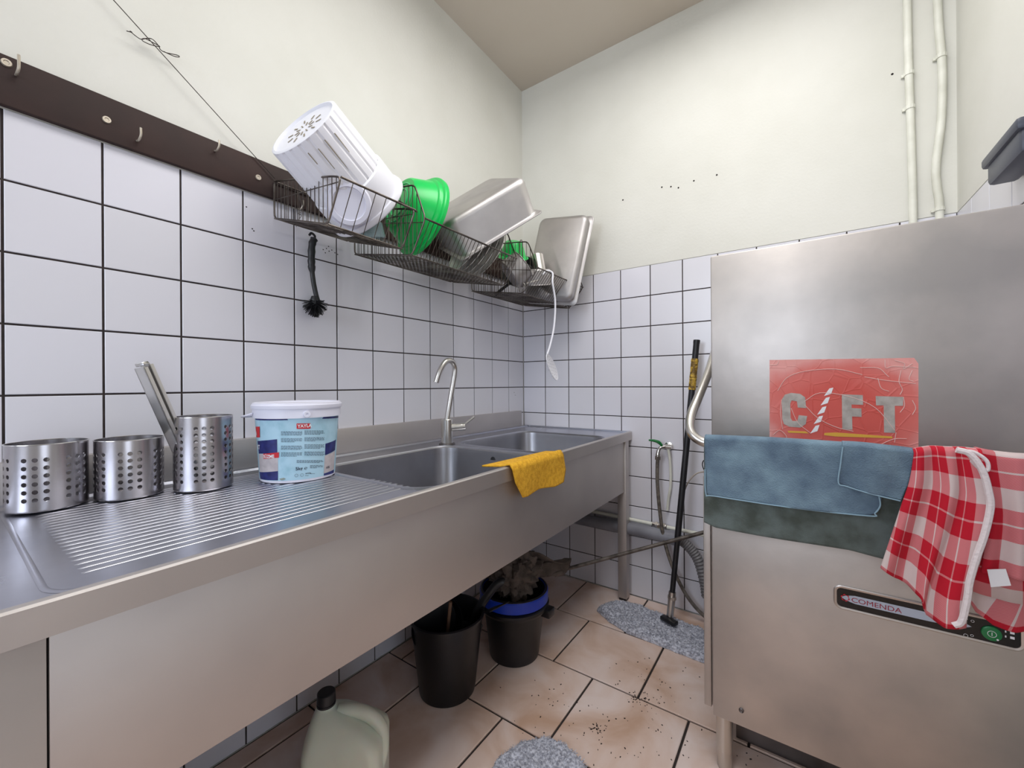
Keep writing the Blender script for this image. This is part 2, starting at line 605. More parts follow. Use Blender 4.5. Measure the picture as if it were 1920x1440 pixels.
# flat fields around the basins
X0, X1 = .012, .648
ys = sorted([YL, B1[1] - B1[3], B1[1] + B1[3], B2[1] - B2[3], B2[1] + B2[3], -.008])


def flat(x0, x1, y0, y1, z=ZT):
    tb.add([(x0, y0, z), (x1, y0, z), (x1, y1, z), (x0, y1, z)], [(0, 1, 2, 3)])


flat(X0, X1, ys[0], ys[1])
for (cx_, cy_, hx, hy) in (B1, B2):
    flat(X0, cx_ - hx, cy_ - hy, cy_ + hy)
    flat(cx_ + hx, X1, cy_ - hy, cy_ + hy)
flat(X0, X1, ys[2], ys[3])
flat(X0, X1, ys[4], ys[5])
# folded front edge and right-hand edge
prof = [(.640, ZT), (.646, ZT + .001), (.652, ZT + .006), (.660, ZT + .0075), (.6655, ZT + .0065), (.668, ZT + .0035), (.668, .800), (.660, .798), (.655, .800)]
MB().loft([[(x, YL, z) for x, z in prof], [(x, -.004, z) for x, z in prof]], closed=False).build('front_edge', m_apron, sink, ang=.5, fix=False)
# raised rear strip
tb.loft([[(x, YL, z) for x, z in ((.045, ZT), (.040, ZT + .006), (.02, ZT + .007))], [(x, -.02, z) for x, z in ((.045, ZT), (.040, ZT + .006), (.02, ZT + .007))]], closed=False)
tb.box(.012, .66, -.016, -.004, ZT - .03, ZT + .007)
top = tb.build('worktop', m_top, sink, ang=.5, fix=False)
# basins
for (cx_, cy_, hx, hy) in (B1, B2):
    rings = [rrect(hx, hy, R_, 6, ZT, cx_, cy_), rrect(hx - .004, hy - .004, R_, 6, ZT - .004, cx_, cy_), rrect(hx - .006, hy - .006, R_, 6, ZT - .02, cx_, cy_),
             rrect(hx - .02, hy - .02, R_, 6, ZT - .22, cx_, cy_), rrect(hx - .035, hy - .035, R_ - .01, 6, ZT - .243, cx_, cy_), rrect(hx - .07, hy - .07, .04, 6, ZT - .25, cx_, cy_)]
    bs = MB().loft(rings, capb=True).build('basin', m_basin, sink, fix=False)
    MB().lathe([(.045, ZT - .2485), (.043, ZT - .247), (.03, ZT - .2495), (0, ZT - .252)], 24, Matrix.Translation((cx_, cy_, 0))).build('drain', m_chrome, bs)
    # rim ring, slightly raised
    rm = MB().loft([rrect(hx + .016, hy + .016, R_ + .012, 8, ZT + .0002, cx_, cy_), rrect(hx + .010, hy + .010, R_ + .008, 8, ZT + .003, cx_, cy_),
                    rrect(hx + .003, hy + .003, R_ + .002, 8, ZT + .003, cx_, cy_), rrect(hx - .002, hy - .002, R_, 8, ZT - .003, cx_, cy_)])
    rm.build('rim', m_top, bs)
    MB().lathe([(0, .001), (.012, .001), (.014, 0)], 16, axis_matrix((cx_ + (.02 if cy_ < -.8 else -.21), cy_ + hy - .006, ZT - .035) if cy_ < -.8 else (cx_ - hx + .0065, cy_ - hy + .06, ZT - .035), (0, -1, 0) if cy_ < -.8 else (1, 0, 0))).build('overflow', m_black, bs)
# drainer ribs
rb = MB()
for i in range(22):
    x = .105 + i * .0225
    ye = -1.425 + (.035 if x > .42 else 0)
    n_ = 7
    rings = []
    for (yy, sc_) in ((-1.962, .02), (-1.950, 1), (ye - .012, 1), (ye, .02)):
        rings.append([(x + .0052 * math.cos(PI * j / 6), yy, ZT - .0004 + .0024 * sc_ * math.sin(PI * j / 6)) for j in range(7)])
    rb.loft(rings, closed=False)
tag(rb.build('drainer_ribs', m_top, sink), kind='stuff')
# step of the pressed drainer field
st = MB().loft([rrect(.316, .30, .05, 6, ZT + .0002, .335, -1.70), rrect(.312, .296, .048, 6, ZT + .0014, .335, -1.70), rrect(.308, .292, .046, 6, ZT + .0002, .335, -1.70)])
st.build('drainer_edge', m_top, sink)
# backsplash
MB().box(.001, .020, YL, -.05, ZT - .03, .931, bev=.002).build('backsplash', m_apron, sink)
# apron, cabinet side, legs
MB().box(.640, .643, -2.0, -1.97, .1, .80).build('gap_shade', m_black, sink, smooth=False)  # black box added behind the apron/cabinet gap, painting in the gap's shade
MB().box(.651, .657, -1.9978, -.058, .548, .803, bev=.0008).build('front_apron', m_apron, sink)
MB().box(.02, .655, -.062, -.058, .60, .803).build('end_apron', m_apron, sink, smooth=False)
MB().box(.04, .657, YL, -1.9998, .0, .803, bev=.0006).build('cabinet_side', m_apron, sink)
for x, y in ((.621, -.085), (.03, -.085), (.03, -1.90), (.60, -1.90)):
    lg = MB().box(x, x + .044, y, y + .044 if y > -1 else y - .02, .012, .80, bev=.002).build('leg', m_dsteel if False else m_apron, sink)
    MB().box(x + .004, x + .04, y + .004 if y > -1 else y - .018, y + .04 if y > -1 else y - .002, 0.0, .013).build('foot', m_black, lg)

# faucet ------------------------------------------------------------
fc = thing('sink_faucet', 'brushed steel gooseneck faucet standing between the two basins', 'faucet', (.160, -.825, ZT))
MB().lathe([(0, 0), (.034, 0), (.033, .006), (.026, .008)], 24, Matrix.Translation((.160, -.825, ZT))).build('base_ring', m_dsteel, fc)
MB().lathe([(.0, .006), (.0245, .006), (.0245, .105), (.022, .108), (0, .108)], 28, Matrix.Translation((.160, -.825, ZT))).build('body', m_satin, fc)
sp = smooth_path([(.160, -.825, .94), (.172, -.813, 1.04), (.184, -.803, 1.13), (.188, -.806, 1.165), (.190, -.828, 1.187), (.190, -.862, 1.182), (.184, -.888, 1.145), (.176, -.902, 1.098)], 6)
MB().tube(sp, .0115, 16).build('spout', m_satin, fc)
hd = MB().tube([(.176, -.812, .908), (.222, -.778, .912)], .0165, 20).tube([(.208, -.789, .911), (.212, -.786, .911)], .0175, 20)
hd.build('valve_housing', m_satin, fc)
MB().tube([(.216, -.782, .918), (.248, -.752, .953)], [.0045, .0055], 10).build('lever', m_satin, fc)

# ------------------------------------------------------------------ dish washer
YM = -.812
mc = thing('dishwasher', 'tall stainless steel hood dishwasher against the back wall', 'dishwasher', (1.49, -.46, 0))
XL, XRm = 1.173, 1.812
MB().box(XL + .02, XRm - .012, -.76, -.05, .155, .85).build('chassis', m_dsteel, mc, smooth=False)
MB().box(XL, XRm, YM, -.06, .80, 1.445, bev=.004).build('hood', m_mach, mc)
MB().box(XL, XRm, YM, YM + .02, .156, .7995, bev=.0015).build('front_panel', m_mach, mc)
MB().box(1.147, 1.166, YM + .018, YM + .05, .162, .82, bev=.002).box(1.160, 1.178, YM + .03, -.10, .16, .80).build('side_trim', m_mach, mc)
for x, y in ((1.197, -.782), (1.785, -.782), (1.197, -.12), (1.785, -.12)):
    MB().lathe([(0, 0.0), (.017, 0.0), (.0195, .004), (.0195, .052), (.0215, .054), (.0215, .16)], 24, Matrix.Translation((x, y, 0))).build('leg', m_satin, mc)
MB().box(1.212, 1.79, -.66, -.655, .004, .155).build('rear_skirt', m_dsteel, mc, smooth=False)
p = on(1, YM, 1390, 1332)
MB().lathe([(0, .0015), (.003, .0015), (.0045, .003), (.006, .0022), (.0065, 0)], 14, axis_matrix((p.x, YM, p.z), (0, -1, 0))).build('screw', m_dsteel, mc)
# lift handle: tube round the front, up along the sides
yb = -.882
hp = smooth_path([(1.152, -.52, 1.24), (1.150, -.60, 1.19), (1.146, -.70, 1.118), (1.136, -.80, 1.045), (1.128, -.858, .995), (1.135, -.886, .955), (1.165, -.892, .932), (1.21, -.888, .927)], 7)
hp += [Vector((x, -.886, .927)) for x in (1.3, 1.45, 1.6, 1.75, 1.80)]
MB().tube(hp, .0125, 16).build('lift_handle', m_satin, mc)
MB().box(1.140, 1.168, -.575, -.565, 1.10, 1.215).box(1.140, 1.144, -.60, -.54, 1.10, 1.215).box(1.164, 1.175, -.60, -.54, 1.12, 1.215).build('handle_bracket', m_dsteel, mc)
MB().box(1.79, 1.80, -.888, -.80, .915, .94).build('handle_bracket', m_dsteel, mc)


# control panel
def poly(name, pix, m, parent, yoff, th=.0006, pl=YM):
    P = [on(1, pl, u, v) for u, v in pix]
    P = [Vector((q.x, pl - yoff, q.z)) for q in P]
    return MB().prism(P, (0, th, 0)).build(name, m, parent, smooth=False)


def rr2(cx_, cz, hx, hz, r, y, n=6):
    return [(x, y, z) for x, z, _ in rrect(hx, hz, r, n, 0, cx_, cz)]


pcx, pcz, phx, phz = 1.593, .571, .1515, .0285
pn = MB().loft([rr2(pcx, pcz, phx, phz, .016, YM + .001), rr2(pcx, pcz, phx, phz, .016, YM - .003), rr2(pcx, pcz, phx - .002, phz - .002, .014, YM - .004),
                rr2(pcx, pcz, phx - .006, phz - .006, .010, YM - .003), rr2(pcx, pcz, phx - .007, phz - .007, .010, YM + .001)])
cp = pn.build('control_panel', mat('panel_frame', (.55, .5, .47, 1), .35, 1.), mc)
MB().add(rr2(pcx, pcz, phx - .006, phz - .006, .010, YM - .0015), [tuple(range(28))]).build('panel_face', mat('panel_black', rgb(12, 12, 14), .2), cp, smooth=False)
# silver swoosh
sw = [(pcx - .138, .5705)]
N = 24
X0s, X1s = pcx - .138, pcx + .078
ups, dns = [], []
for i in range(N + 1):
    s_ = i / N
    hgt = .0095 * min(1, (s_ / .12) ** .6 if s_ < .12 else 1) * (1 if s_ < .6 else max(0, 1 - ((s_ - .6) / .4) ** 2) ** .5)
    x = X0s + s_ * (X1s - X0s)
    ups.append((x, YM - .002, .5715 + hgt))
    dns.append((x, YM - .002, .5715 - hgt))
MB().prism(ups + dns[::-1], (0, .0003, 0)).build('badge_strip', mat('silver_print', rgb(184, 192, 208), .35), cp, smooth=False)


def text_on_front(s_, x, z, size, m, parent, name='lettering', yoff=.003, sx=1., bold=0.):
    vs, fs = text_mesh(s_, size, bold)
    mb = MB()
    mb.add([(x + q.x * sx, YM - yoff, z + q.y) for q in vs], fs)
    return mb.build(name, m, parent, smooth=False, fix=False)


m_red2 = mat('wine_red_print', rgb(150, 24, 50), .4)
text_on_front('COMENDA', 1.4745, .5655, .0155, m_red2, cp, sx=1.14, yoff=.0026)
em = MB()
for k in range(6):
    a = k * PI / 3 + .3
    pts = []
    for j in range(7):
        t_ = a + .95 * j / 6
        r_ = .0062 + .0012 * math.sin(PI * j / 6)
        pts.append((1.4635 + r_ * math.cos(t_), YM - .0028, .5718 + r_ * math.sin(t_)))
    em.tube(pts, [.0002, .0008, .0012, .0013, .0012, .0008, .0002], 6)
em.build('emblem', mat('logo_red', rgb(214, 40, 60), .4), cp)
# power button
gb = MB().lathe([(0, .0045), (.0125, .0045), (.0145, .0035), (.015, 0)], 28, axis_matrix((1.6985, YM - .001, .5675), (0, -1, 0))).build('power_button', mat('green_button', rgb(24, 120, 66), .35), cp)
ring = MB().tube([(1.6985 + .0062 * math.cos(a), YM - .0058, .5675 + .0062 * math.sin(a)) for a in [2 * PI * i / 20 for i in range(20)]], .0005, 5, closed=True)
ring.tube([(1.6985, YM - .0058, .564), (1.6985, YM - .0058, .571)], .0006, 5)
ring.tube([(1.706, YM - .006, .5585), (1.7061, YM - .0068, .5585)], .0018, 8)
ring.build('button_symbol', m_whiteprint, gb)
ic = MB()
for (x, z) in ((1.724, .578), (1.724, .568)):
    ic.box(x, x + .006, YM - .0026, YM - .002, z - .0025, z + .0025)
    ic.box(x - .007, x - .005, YM - .0026, YM - .002, z - .002, z + .002)
for (x, z, r_) in ((1.662, .5505, .0032), (1.671, .5535, .0022), (1.672, .584, .0024), (1.663, .586, .0018)):
    ic.tube([(x + r_ * math.cos(a), YM - .0024, z + r_ * math.sin(a)) for a in [2 * PI * i / 12 for i in range(12)]], .0004, 4, closed=True)
tag(ic.build('panel_icons', m_whiteprint, cp, smooth=False), kind='stuff')

# red sticker with peeling surface
def sticker_mat():
    m = bpy.data.materials.new('red_sticker')
    m.use_nodes = True
    nt = m.node_tree
    b = nt.nodes['Principled BSDF']
    b.inputs['Roughness'].default_value = .5
    tc = nt.nodes.new('ShaderNodeTexCoord')
    n = nt.nodes.new('ShaderNodeTexNoise')
    n.inputs['Scale'].default_value = 14
    n.inputs['Detail'].default_value = 8
    nt.links.new(tc.outputs['Object'], n.inputs['Vector'])
    # faded towards the edges: distance from the sticker's middle
    sub = nt.nodes.new('ShaderNodeVectorMath')
    sub.operation = 'SUBTRACT'
    sub.inputs[1].default_value = (1.452, YM, 1.02)
    mul = nt.nodes.new('ShaderNodeVectorMath')
    mul.operation = 'MULTIPLY'
    mul.inputs[1].default_value = (6.6, 0, 8.5)
    ln = nt.nodes.new('ShaderNodeVectorMath')
    ln.operation = 'LENGTH'
    nt.links.new(tc.outputs['Object'], sub.inputs[0])
    nt.links.new(sub.outputs[0], mul.inputs[0])
    nt.links.new(mul.outputs[0], ln.inputs[0])
    ad = nt.nodes.new('ShaderNodeMath')
    ad.operation = 'MULTIPLY_ADD'
    ad.inputs[1].default_value = .5
    nt.links.new(n.outputs['Fac'], ad.inputs[0])
    nt.links.new(ln.outputs['Value'], ad.inputs[2])
    r = nt.nodes.new('ShaderNodeValToRGB')
    e = r.color_ramp.elements
    e[0].position, e[0].color = .55, rgb(208, 84, 74)
    e[1].position, e[1].color = 1.0, rgb(228, 158, 152)
    k = e.new(.85)
    k.color = rgb(216, 112, 104)
    sc2 = nt.nodes.new('ShaderNodeMath')
    sc2.operation = 'MULTIPLY'
    sc2.inputs[1].default_value = .72
    nt.links.new(ad.outputs[0], sc2.inputs[0])
    nt.links.new(sc2.outputs[0], r.inputs[0])
    nt.links.new(r.outputs[0], b.inputs['Base Color'])
    v = nt.nodes.new('ShaderNodeTexVoronoi')
    v.feature = 'DISTANCE_TO_EDGE'
    v.inputs['Scale'].default_value = 26
    nt.links.new(tc.outputs['Object'], v.inputs['Vector'])
    bp = nt.nodes.new('ShaderNodeBump')
    bp.inputs['Strength'].default_value = .25
    bp.inputs['Distance'].default_value = .002
    bp.invert = True
    mr = nt.nodes.new('ShaderNodeMapRange')
    mr.inputs[2].default_value = .05
    nt.links.new(v.outputs['Distance'], mr.inputs[0])
    nt.links.new(mr.outputs[0], bp.inputs['Height'])
    nt.links.new(bp.outputs[0], b.inputs['Normal'])
    return m


st = poly('warning_sticker', [(1443, 675), (1714, 671), (1722, 682), (1722, 846), (1443, 834)], sticker_mat(), mc, .0006)
st['label'] = 'faded red sticker with grey letters and a striped slash'
st.name = 'sticker'
m_let = mat('grey_letters', rgb(184, 178, 172), .5, c2=rgb(160, 152, 146), scale=60)


def z8(x, y):
    return (1300 + x / 2.4, 640 + y / 2.4)


lt = MB()


def letter(pix):
    P = [on(1, YM, *z8(*q)) for q in pix]
    P = [Vector((q.x, YM - .0012, q.z)) for q in P]
    lt.prism(P, (0, .0004, 0))


letter([(398, 262), (412, 240), (440, 232), (480, 236), (503, 252), (508, 300), (470, 298), (466, 270), (442, 266), (436, 280), (438, 345), (446, 358), (468, 358), (474, 332), (512, 336), (506, 372), (482, 388), (432, 384), (408, 372), (400, 350)])
letter([(668, 238), (762, 242), (764, 286), (712, 284), (712, 300), (756, 302), (757, 340), (714, 338), (716, 398), (670, 396)])
letter([(820, 246), (944, 250), (944, 290), (906, 290), (908, 412), (858, 410), (856, 288), (822, 288)])
lt.build('letter_c_f_t', m_let, st, smooth=False).name = 'lettering'
sl = MB()
for k in range(5):
    y0 = 212 + k * 42
    xa = 612 - k * 15.5
    P = [on(1, YM, *z8(*q)) for q in ((xa, y0), (xa + 18, y0 - 4), (xa + 8, y0 + 24), (xa - 24, y0 + 34))]
    sl.prism([Vector((q.x, YM - .0012, q.z)) for q in P], (0, .0004, 0))
sl.build('striped_slash', m_whiteprint, st, smooth=False)
yl = MB()
for q4 in (((424, 402), (505, 405), (520, 414), (428, 411)), ((590, 412), (640, 410), (895, 428), (895, 436), (640, 428), (588, 422))):
    yl.prism([Vector((q.x, YM - .0012, q.z)) for q in [on(1, YM, *z8(*k)) for k in q4]], (0, .0004, 0))
yl.build('yellow_underline', mat('yellow_print', rgb(224, 172, 60), .5), st, smooth=False)
# raised wrinkles in the foil
wk = MB()


def wrinkle(pix, r_=.0007):
    wk.tube(smooth_path([Vector((q.x, YM - .001, q.z)) for q in [on(1, YM, *z8(*k)) for k in pix]], 4), r_, 5)


for el in (((500, 270), (570, 232), (700, 248), (820, 300), (905, 400)), ((500, 285), (560, 345), (640, 385), (720, 405)), ((398, 262), (392, 320), (402, 395)), ((380, 222), (420, 165), (500, 135), (640, 125), (760, 150)),
           ((750, 118), (830, 120), (868, 150), (880, 160)), ((770, 160), (860, 175), (1000, 190)), ((862, 82), (866, 120), (900, 112), (1000, 118)), ((935, 130), (925, 180), (940, 215), (930, 240)),
           ((985, 130), (970, 170), (990, 180)), ((830, 165), (845, 210), (880, 225)), ((912, 410), (905, 455)), ((830, 470), (900, 440), (960, 438)), ((440, 300), (470, 365), (530, 415)),
           ((360, 420), (390, 400), (420, 430), (400, 450)), ((945, 250), (950, 290), (930, 320)), ((985, 265), (1000, 300), (985, 330)), ((345, 105), (375, 105), (385, 88)), ((905, 85), (950, 100), (945, 125), (985, 100))):
    wrinkle(el)
wk.build('wrinkle', mat('wrinkle_foil', rgb(226, 190, 184), .4), st)

# ------------------------------------------------------------------ cloths on the lift handle
def check_mat():
    m = bpy.data.materials.new('red_check_cloth')
    m.use_nodes = True
    nt = m.node_tree
    b = nt.nodes['Principled BSDF']
    b.inputs['Roughness'].default_value = .95
    uv = nt.nodes.new('ShaderNodeUVMap')
    sp_ = nt.nodes.new('ShaderNodeSeparateXYZ')
    nt.links.new(uv.outputs[0], sp_.inputs[0])

    def node(op, a, b_=None):
        n = nt.nodes.new('ShaderNodeMath')
        n.operation = op
        for i, q in enumerate((a, b_)):
            if q is None:
                continue
            if isinstance(q, (int, float)):
                n.inputs[i].default_value = q
            else:
                nt.links.new(q, n.inputs[i])
        return n.outputs[0]

    def band(o):
        f_ = node('FRACT', node('DIVIDE', o, .100))
        wide = node('LESS_THAN', f_, .60)
        line = node('MULTIPLY', node('GREATER_THAN', f_, .28), node('LESS_THAN', f_, .315))
        return node('SUBTRACT', wide, line)
    s_ = node('MULTIPLY', node('ADD', band(sp_.outputs[0]), band(sp_.outputs[1])), .5)
    # woven hatch in the half-tone fields
    hatch = node('FRACT', node('MULTIPLY', node('ADD', sp_.outputs[0], sp_.outputs[1]), 330.))
    hv = node('MULTIPLY', node('SUBTRACT', hatch, .5), node('MULTIPLY', node('MULTIPLY', s_, node('SUBTRACT', 1., s_)), 1.0))
    s2 = node('ADD', s_, hv)
    r = nt.nodes.new('ShaderNodeValToRGB')
    e = r.color_ramp.elements
    e[0].position, e[0].color = 0, rgb(222, 204, 202)
    e[1].position, e[1].color = 1, rgb(196, 18, 44)
    k = e.new(.5)
    k.color = rgb(216, 120, 126)
    nt.links.new(s2, r.inputs[0])
    nt.links.new(r.outputs[0], b.inputs['Base Color'])
    n2 = nt.nodes.new('ShaderNodeTexNoise')
    n2.inputs['Scale'].default_value = 300
    bp = nt.nodes.new('ShaderNodeBump')
    bp.inputs['Strength'].default_value = .6
    bp.inputs['Distance'].default_value = .001
    nt.links.new(n2.outputs['Fac'], bp.inputs['Height'])
    nt.links.new(bp.outputs[0], b.inputs['Normal'])
    return m


m_check = check_mat()
m_hem = mat('white_hem', rgb(230, 220, 222), .95, bump=.8, bscale=200)


def curve_at(pts, t):
    """piecewise-linear point by normalised arc length"""
    P = [Vector(p) for p in pts]
    L = [0]
    for a_, b_ in zip(P, P[1:]):
        L.append(L[-1] + (b_ - a_).length)
    d = t * L[-1]
    for i in range(len(P) - 1):
        if d <= L[i + 1] + 1e-9:
            k = (d - L[i]) / max(L[i + 1] - L[i], 1e-9)
            return P[i].lerp(P[i + 1], k)
    return P[-1]


def cloth(name, top_, left, right, bottom, m, y0, fold=None, uw=None, parent=None, back=0.0, th=.0026, nu=48, nv=40, uvo=(0, 0), shear=0.):
    """front flap bounded by four curves given in photo pixels on the plane y=y0; its top rolls back over the bar"""
    def W(pp):
        return [on(1, y0, *q) for q in pp]
    top_, left, right, bottom = W(top_), W(left), W(right), W(bottom)
    top_s, left_s, right_s, bot_s = smooth_path(top_, 4) if len(top_) > 2 else top_, smooth_path(left, 4) if len(left) > 2 else left, smooth_path(right, 4) if len(right) > 2 else right, bottom
    mb = MB()
    uvs = []
    a, b, c, d = left_s[0], right_s[0], left_s[-1], right_s[-1]
    H_ = ((c - a).length + (d - b).length) / 2
    W_ = uw or max((b - a).length, (d - c).length)
    rows = []
    nb = 8
    for j in range(-nb, nv + 1):
        row = []
        for i in range(nu + 1):
            s_ = i / nu
            t_ = max(j, 0) / nv
            P = curve_at(left_s, t_).lerp(curve_at(right_s, t_), s_)
            P += (curve_at(top_s, s_) - a.lerp(b, s_)) * (1 - t_)
            P += (curve_at(bot_s, s_) - c.lerp(d, s_)) * t_
            P = P.copy()
            if fold:
                P.y += fold(s_, t_)
            vv = t_ * H_
            if j < 0:
                ang = (-j / nb)
                if ang <= .5:
                    q = ang / .5 * PI
                    P.y += .0145 * (1 - math.cos(q))
                    P.z += .0145 * math.sin(q) * 0.55
                    vv = -q * .0145
                else:
                    P.y += .029 + 0
                    P.z += -(ang - .5) / .5 * back
                    vv = -.045 - (ang - .5) / .5 * back
            row.append(P)
            uvs.append((s_ * W_ + uvo[0] + shear * vv, vv + uvo[1]))
        rows.append(row)
    mb.loft(rows, closed=False)
    o = mb.build(name, m, parent, uv=uvs, ang=1.5, fix=False)
    sd = o.modifiers.new('thick', 'SOLIDIFY')
    sd.thickness = th
    sd.offset = 0
    return o


# dark under-layer flap (back cloth), then the light cloth and the short cloth
o = cloth('microfibre_cloth', [(1320, 826), (1480, 832), (1712, 852)], [(1320, 826), (1319, 900), (1318, 982)], [(1712, 852), (1700, 960), (1672, 1056)],
          [(1318, 982), (1340, 992), (1480, 1016), (1596, 1036), (1625, 1044), (1672, 1056)], m_darkcloth, -.905, lambda s_, t_: .004 * math.sin(7 * s_ + 2 * t_) * t_ + .012 * t_, back=.10)
tag(o, 'dark grey-green microfibre cloth hanging lowest behind the blue-grey cloths on the dishwasher handle', 'cloth')
o = cloth('microfibre_cloth', [(1321, 822), (1450, 828), (1590, 838), (1660, 845)], [(1321, 822), (1322, 875), (1324, 926)], [(1660, 845), (1658, 900), (1650, 946)],
          [(1324, 926), (1335, 929), (1480, 950), (1628, 966), (1640, 962), (1650, 946)], m_bluecloth, -.915, lambda s_, t_: .005 * math.sin(6 * s_ + 1) * t_ - .006 * t_, back=.12)
tag(o, 'wide blue-grey microfibre cloth at the left end of the dishwasher handle', 'cloth')
MB().tube(smooth_path([Vector((q.x, -.925, q.z)) for q in [on(1, -.923, *k) for k in ((1322, 880), (1324, 926), (1340, 930), (1480, 951), (1628, 967), (1640, 962), (1650, 948), (1648, 930))]], 5), .0015, 6).build('stitched_edge', mat('pale_blue_thread', rgb(140, 170, 188), .9), o)
o = cloth('microfibre_cloth', [(1580, 836), (1640, 840), (1715, 850)], [(1580, 836), (1576, 870), (1572, 905)], [(1715, 850), (1705, 900), (1690, 938)],
          [(1572, 905), (1588, 912), (1630, 924), (1690, 938)], m_bluecloth, -.926, lambda s_, t_: .004 * math.sin(9 * s_) * (1 - .4 * t_) + .003 * math.sin(4 * s_ + 2), back=.06)
tag(o, 'short folded blue-grey cloth overlapping in the middle, left of the red towels', 'cloth')
MB().tube(smooth_path([Vector((q.x, -.931, q.z)) for q in [on(1, -.929, *k) for k in ((1580, 838), (1576, 870), (1572, 905), (1588, 912), (1630, 925), (1688, 939))]], 5), .0014, 6).build('stitched_edge', mat('pale_blue_thread2', rgb(140, 170, 188), .9), o)


def foldA(s_, t_):
    return -(.012 + .010 * t_) * (.5 + .5 * math.sin(2 * PI * (2.3 * s_ + .15 * t_))) - .010 * math.exp(-((s_ - .78) / .10) ** 2) * (.4 + t_)


def foldB(s_, t_):
    return -.006 * math.sin(2 * PI * (1.6 * s_ + .1)) * (.4 + .6 * t_)


# right towel: lower back flap first, then front flap
o = cloth('tea_towel', [(1815, 1060), (1870, 1064), (1935, 1075)], [(1815, 1060), (1808, 1090), (1812, 1118)], [(1935, 1075), (1935, 1140), (1935, 1185)],
          [(1812, 1118), (1832, 1150), (1862, 1172), (1902, 1184), (1935, 1185)], m_check, -.862, foldB, uvo=(.03, .02), shear=.35, back=.0)
tb2 = o
tb2.name = 'towel_back_layer'
o = cloth('tea_towel', [(1832, 848), (1870, 856), (1935, 862)], [(1832, 848), (1852, 960), (1838, 1072)], [(1935, 862), (1935, 980), (1935, 1092)],
          [(1838, 1072), (1875, 1078), (1935, 1092)], m_check, -.912, foldB, uvo=(.035, .0), shear=0., back=.28)
tag(o, 'red and white checked tea towel with a white tag, rightmost on the handle', 'towel')
tb2.parent = o
tgp = [on(1, -.925, *q) for q in ((1851, 1068), (1886, 1067), (1896, 1098), (1858, 1101))]
MB().prism(tgp, (0, .0012, 0)).build('care_tag', m_whiteprint, o, smooth=False)
o = cloth('tea_towel', [(1713, 850), (1730, 846), (1780, 846), (1838, 850)], [(1713, 850), (1704, 900), (1688, 945), (1668, 1002), (1648, 1058)],
          [(1838, 850), (1852, 905), (1854, 945), (1836, 1030), (1812, 1110), (1806, 1166)],
          [(1648, 1058), (1675, 1080), (1700, 1094), (1722, 1114), (1735, 1150), (1765, 1166), (1806, 1170)], m_check, -.925, foldA, uw=.30, uvo=(.015, .02), shear=-.12, back=.22, nu=70)
tag(o, 'crumpled red and white checked tea towel hanging in folds over the control panel', 'towel')
hm = MB()
hpts = [Vector((q.x, -.965, q.z)) for q in [on(1, -.955, *k) for k in ((1790, 842), (1815, 850), (1838, 880), (1850, 920), (1853, 950), (1842, 1000), (1828, 1040), (1815, 1085), (1810, 1120), (1800, 1160), (1785, 1168))]]
hm.tube(smooth_path(hpts, 5), .0055, 8)
lo = hm.build('hem', m_hem, o)
lp = [Vector((q.x, -.955, q.z)) for q in [on(1, -.945, *k) for k in ((1800, 845), (1822, 846), (1846, 862), (1848, 880), (1832, 876), (1818, 862))]]
MB().tube(smooth_path(lp, 5), .003, 8).build('hanging_loop', m_hem, o)

# yellow cloth over the sink edge
yc = MB()
rows = []
# boundary on the front face (x=.672) in photo pixels -> y,z ; top part lies on the worktop
fl = [(957, 878), (962, 905), (975, 932)]
fr = [(1052, 850), (1055, 880), (1050, 903)]
nu, nv, nt_ = 30, 22, 10
Lc = [on(0, .674, *q) for q in fl]
Rc = [on(0, .674, *q) for q in fr]
bt = [on(0, .674, *q) for q in ((975, 932), (985, 930), (1010, 916), (1035, 912), (1050, 903))]
tl, tr = Vector((.60, -1.13, ZT + .006)), Vector((.625, -.80, ZT + .006))
for j in range(-nt_, nv + 1):
    row = []
    for i in range(nu + 1):
        s_ = i / nu
        if j <= 0:
            e1 = Lc[0].lerp(Rc[0], s_)
            e1.z = ZT + .0115
            e1.x = .671
            e0 = tl.lerp(tr, s_)
            k = -j / nt_
            P = e1.lerp(e0, k)
            if k > 0:
                P.z = ZT + .0125 - .006 * min(1, k * 3)
        else:
            t_ = j / nv
            P = curve_at(Lc, t_).lerp(curve_at(Rc, t_), s_)
            P += (curve_at(bt, s_) - Lc[-1].lerp(Rc[-1], s_)) * t_
            P.x += .005 + .006 * math.sin(5.5 * s_ + 1.5 + t_) * t_
        row.append(P.copy())
    rows.append(row)
yc.loft(rows, closed=False)
o = yc.build('cleaning_cloth', m_yellowcloth, ang=1.5, fix=False)
sd = o.modifiers.new('thick', 'SOLIDIFY')
sd.thickness = .005
tag(o, 'yellow terry cleaning cloth draped over the front edge of the sink', 'cloth')

